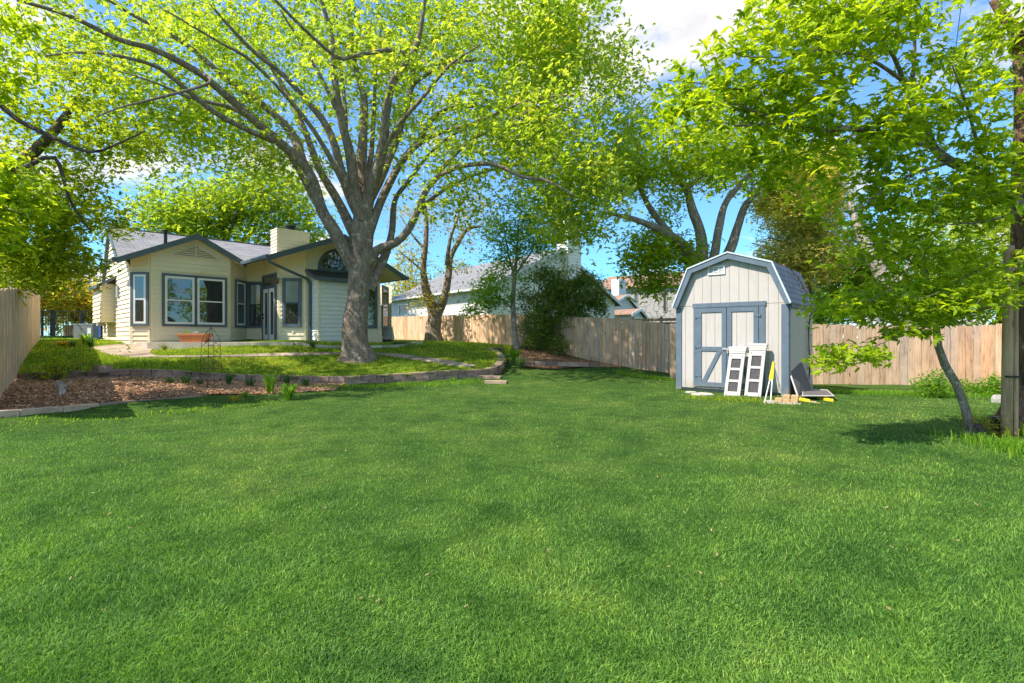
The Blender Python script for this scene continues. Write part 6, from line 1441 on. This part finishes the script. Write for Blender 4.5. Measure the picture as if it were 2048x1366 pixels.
lowbush('flowering_shrub', 135, 757, 90, 40, 'leaf_yellow', 'pale leaved sprawling shrub leaning over the upper wall in the left bed', 26, 5, .05, zf=zlow, spread=.05)
lowbush('flowering_shrub', 100, 760, 75, 22, 'leaf_dark', 'dark low leaves under the leggy shrub in the left bed', 40, 7, .045, zf=zlow, spread=.05)
lowbush('shrub', 1075, 702, 42, 34, 'leaf_bright', 'light green shrub at the foot of the slim pale trunk', 34, 8, .06, zf=zlow, spread=.07)
lowbush('shrub', 1054, 700, 30, 26, 'leaf_left', 'small green shrub left of the slim pale trunk', 22, 8, .06, zf=zlow, spread=.07)
lowbush('shrub', 1118, 712, 46, 36, 'leaf_dark', 'dark round shrub at the foot of the rounded fence shrub', 40, 8, .06, zf=zlow, spread=.08)
def tuft(name, px, py, w_, h, leaf, label, n=70, zf=zground, cat='plant', group=None, wd=.012, arch=1.0):
    b = hit(px, py, zf); k = b.y / FPX; W_, H_ = w_ * k * .5, h * k; mb = MB(); t_ = []
    for j in range(n):
        a = random.random() * 6.28; r0 = W_ * .25 * random.random(); o_ = b + Vector((math.cos(a) * r0, math.sin(a) * r0, -.01)); l = H_ * random.uniform(.6, 1.1); out_ = W_ * random.uniform(.2, 1) * arch; dr_ = Vector((math.cos(a), math.sin(a), 0)); sd2 = Vector((-dr_.y, dr_.x, 0)) * wd / 2
        pts = [o_, o_ + dr_ * out_ * .35 + Vector((0, 0, l * .65)), o_ + dr_ * out_ * .75 + Vector((0, 0, l * .9)), o_ + dr_ * out_ * 1.1 + Vector((0, 0, l * random.uniform(.45, .9)))]
        v = random.random()
        mb.face([pts[0] - sd2, pts[0] + sd2, pts[1] + sd2, pts[1] - sd2], v); mb.face([pts[1] - sd2, pts[1] + sd2, pts[2] + sd2 * .7, pts[2] - sd2 * .7], v); mb.face([pts[2] - sd2 * .7, pts[2] + sd2 * .7, pts[3]], v)
    return tag(mb.build(name, leaf, None, loc=b), label, cat, group)
G1 = 'lily clumps along the foot of the upper wall'
for px, py, w_, h, lab in ((340, 768, 28, 16, 'leftmost small lily clump at the foot of the upper wall'), (372, 770, 36, 20, 'second lily clump from the left, left of the obelisk trellis'), (400, 771, 26, 14, 'thin lily clump touching the left side of the obelisk trellis'),
                     (458, 771, 34, 26, 'full lily clump just right of the obelisk trellis'), (500, 774, 36, 20, 'loose blue green lily clump midway between trellis and leafy weeds'), (573, 772, 30, 24, 'dark upright lily clump right of the leafy weeds'), (611, 775, 34, 22, 'rightmost dark lily clump by the upper wall')):
    tuft('lily_clump', px, py, w_, h, 'leaf_lily', lab, 60, zlow, group=G1, wd=.014)
tuft('weed_clump', 540, 787, 44, 44, 'leaf_bright', 'tall leafy green weeds in the middle of the bed edge', 110, zlow, wd=.014); tuft('weed_clump', 577, 800, 46, 36, 'leaf_bright', 'bushy green weeds at the right tip of the mulch bed', 150, zlow, wd=.014)
tuft('weed_clump', 470, 803, 30, 14, 'leaf_gold', 'small lime green tuft on the bed edge below the trellis', 80, zlow, wd=.01); tuft('weed_clump', 490, 793, 26, 12, 'leaf_bright', 'small green tuft in the dirt behind the lime green one', 50, zlow, wd=.01)
tuft('weed_clump', 927, 748, 20, 14, 'leaf_left', 'green tuft growing in the gap of the retaining wall', 60, zlow, wd=.012); tuft('weed_clump', 905, 762, 14, 9, 'leaf_bright', 'tiny weed at the wall foot left of the stone steps', 24, zlow)
tuft('iris_clump', 1030, 722, 44, 26, 'leaf_bright', 'arching green strappy plants beside the curved wall end', 130, zlow, wd=.02); tuft('iris_clump', 1040, 738, 34, 26, 'leaf_lily', 'green strappy plant nearest the lawn at the curved wall end', 90, zlow, wd=.02)
tuft('iris_clump', 1015, 706, 34, 18, 'leaf_left', 'low strappy green plants inside the curved wall end', 80, zlow, wd=.018)
tuft('cycad', 172, 691, 30, 26, 'leaf_bright', 'bright green leafy plant beside the path near the iron fence', 40, zup, wd=.05); tuft('cycad', 183, 694, 26, 22, 'leaf_lily', 'dark green leafy plant at the path corner', 34, zup, wd=.045)
tuft('weed_clump', 128, 692, 46, 12, 'leaf_gold', 'sunny yellow green mound of grass by the left fence', 160, zup, wd=.02); tuft('weed_clump', 145, 694, 26, 14, 'leaf_lily', 'low spiky plant on the stones before the iron fence', 40, zup, wd=.02)
tuft('aloe', 625, 694, 36, 16, 'leaf_lily', 'grey green spiky plant at the foot of the downspout', 60, zup, wd=.025); tuft('ground_cover', 800, 691, 70, 9, 'leaf_lily', 'low green ground cover behind the pale edging stones', 200, zup, wd=.02)
tuft('aloe', 330, 700, 26, 12, 'leaf_dark', 'small dark plant in the grass below the patio', 40, zup, wd=.02)
tuft('succulent', 392, 668, 26, 10, 'leaf_bright', 'a', 1, zup).name = 'tmp'
bpy.data.objects.remove(bpy.data.objects['tmp'])
for px, w_, h, leaf, lab in ((374, 14, 10, 'leaf_bright', 'thin green sprout at the left end of the terracotta trough'), (390, 30, 9, 'bluewhite', 'pale silvery succulent in the middle of the terracotta trough')):
    b = Vector(((px - HX) / FPX * 17.75, 17.75, ZP + .25)); mb = MB()
    for j in range(40):
        a = random.random() * 6.28; l = h * .0167 * random.uniform(.5, 1); o_ = b + Vector((math.cos(a) * .02, math.sin(a) * .02, 0)); e = b + Vector((math.cos(a) * w_ * .008 * random.uniform(.3, 1), math.sin(a) * .08, l)); s_ = Vector((-math.sin(a), math.cos(a), 0)) * .01; mb.face([o_ - s_, o_ + s_, e], random.random())
    tag(mb.build('succulent', leaf, None, loc=b), lab, 'plant')
# tall grass along the right edge
def fringe(name, px0, py0, px1, py1, n, h, leaf, label):
    a, b = hit(px0, py0), hit(px1, py1); mb = MB()
    for j in range(n):
        t = random.random(); o_ = a.lerp(b, t) + Vector((random.gauss(0, .16), random.gauss(0, .25), 0)); o_.z = float(zground([o_.x], [o_.y])[0]); an = random.random() * 6.28; l = h * random.uniform(.4, 1.1); d_ = Vector((math.cos(an), math.sin(an), 0)); s_ = Vector((-d_.y, d_.x, 0)) * .005; v = random.random()
        m_ = o_ + d_ * l * .2 + Vector((0, 0, l * .65)); mb.face([o_ - s_, o_ + s_, m_ + s_ * .8, m_ - s_ * .8], v); mb.face([m_ - s_ * .8, m_ + s_ * .8, o_ + d_ * l * .7 + Vector((0, 0, l * .8))], v)
    tag(mb.build(name, leaf, None, loc=a), label, 'grass', None, 'stuff')
fringe('tall_grass', 1950, 885, 2100, 915, 600, .16, 'leaf_bright', 'taller uncut grass and weeds round the pole and the slender tree')
fringe('tall_grass', 1990, 840, 2110, 900, 260, .22, 'leaf_left', 'pale dry grass stems round the foot of the utility pole')
fringe('tall_grass', 1640, 783, 1990, 795, 2600, .12, 'leaf_bright', 'unmown grass strip along the back fence')
fringe('tall_grass', 1230, 745, 1350, 762, 700, .12, 'leaf_bright', 'unmown grass along the foot of the long fence')
fringe('tall_grass', 20, 845, 560, 805, 900, .05, 'leaf_bright', 'straggly dry grass along the front of the garden curb')
fringe('tall_grass', 620, 775, 960, 765, 1600, .10, 'leaf_bright', 'straggly grass along the foot of the retaining wall')
fringe('tall_grass', 1375, 795, 1600, 808, 700, .07, 'leaf_left', 'dry grass tufts along the front of the shed')

# bed stump
b = hit(124, 790, zlow); t = thing('stump', b, 'small pale broken stump with splayed tops in the left mulch bed', 'stump')
limb_mesh([([b - Vector((0, 0, .05)), b + Vector((0, 0, .1)), b + Vector((-.04, 0, .2)), b + Vector((-.1, 0, .24))], [.07, .06, .05, .03]), ([b + Vector((0, 0, .08)), b + Vector((.08, 0, .17)), b + Vector((.17, 0, .24))], [.035, .03, .015]), ([b + Vector((0, 0, .08)), b + Vector((-.1, .03, .12)), b + Vector((-.17, .03, .18))], [.03, .02, .01])], 'stem', 'bark_pale', t)

# ---------------------------------------------------------------- utility pole, trunk, pots at the right edge
b = hit(2013, 872); Zp = b.y; t = thing('utility_pole', b, 'weathered wooden utility pole with a conduit strapped to it', 'utility pole')
mb = MB(); top = P(2018, 492, Zp); mb.tube([b - Vector((0, 0, .2)), b.lerp(top, .5), top], [.062, .058, .054], 14); mb.build('pole', 'wood_pole', t, smooth=True)
mb = MB(); c0 = b + Vector((.075, -.05, -.1)); mb.tube([c0, vec2(c0) + Vector((0, 0, 2.35))], .024, 8); mb.build('conduit', 'wood_pole', t)
for h_ in (.75, 1.7): mb = MB(); mb.box(b + Vector((-.05, -.09, h_)), (.16, 0, 0), (0, .06, 0), (0, 0, .02)); mb.build('strap', 'iron', t)
mb = MB(); mb.box(b + Vector((-.02, -.14, 2.3)), (.34, 0, 0), (0, .05, 0), (0, 0, .06)); mb.build('bracket', 'yellow', t)
b = hit(2066, 868); b.y += .35; Zq = b.y; t = thing('old_tree', b, 'thick dark reddish tree trunk at the right edge behind the utility pole', 'tree')
nd = limb_mesh([([b - Vector((0, 0, .2)), P(2072, 780, Zq), P(2068, 650, Zq), P(2066, 520, Zq), P(2058, 400, Zq), P(2050, 250, Zq), P(2037, 82, Zq), P(2008, 36, Zq), P(1985, 0, Zq)], [.30, .27, .25, .22, .19, .12, .08, .06, .045])], 'trunk', 'bark_red', t, .5)
att = ellipsoid_pts([(2010, 60, 60, 80, Zq - .8, Zq + .8, 40), (2090, 150, 60, 150, Zq - 1, Zq + 1, 40)]); A_, B_, ra_, rb_ = grow(nd, att, .2, .03, .003); V_, F_ = tubes_np(A_, B_, ra_, rb_, 4); npmesh('branches', V_, F_, 'bark_big', np.full(len(F_), .5), t)
C, U, Nn, sz, v = clusters(att, 6, .1, .1, .35, .42, 5); leafmesh(C, U, Nn, sz, 'crown', 'leaf_near', t, v)
# overhead wire
mb = MB(); mb.tube(catmull([P(1932, -60, 9), P(1921, 20, 9.3), P(1910, 110, 9.6), P(1895, 220, 10.2)], .3), .006, 5); tag(mb.build('overhead_wire', 'black', None, loc=P(1925, 0, 9)), 'thin dark overhead wire crossing the clouds at the upper right', 'wire')
# pots and stub
p = hit(1994, 868); t = thing('black_pot', p, 'black plastic nursery pot lying against the utility pole', 'pot')
mb = MB(); mb.tube([p + Vector((0, 0, .0)), p + Vector((0, 0, .19)), p + Vector((0, 0, .2)), p + Vector((0, 0, .225))], [.05, .075, .085, .085], 16); mb.build('body', 'black', t)
mb = MB(); mb.tube([p + Vector((.02, -.1, .0)), p + Vector((.03, -.09, .13))], [.035, .035], 10); tag(mb.build('drain_pipe', 'black', None, loc=p), 'short black pipe standing before the black pot', 'pipe')
p = hit(1962, 876); mb = MB(); mb.tube([p - Vector((0, 0, .05)), p + Vector((-.03, 0, .15)), p + Vector((-.035, 0, .165))], [.045, .045, .035], 10); tag(mb.build('post_stub', 'bark_dark', None, loc=p), 'short cut post stub in the weeds right of the slender tree', 'post')
print('leaves', LEAFN[0])
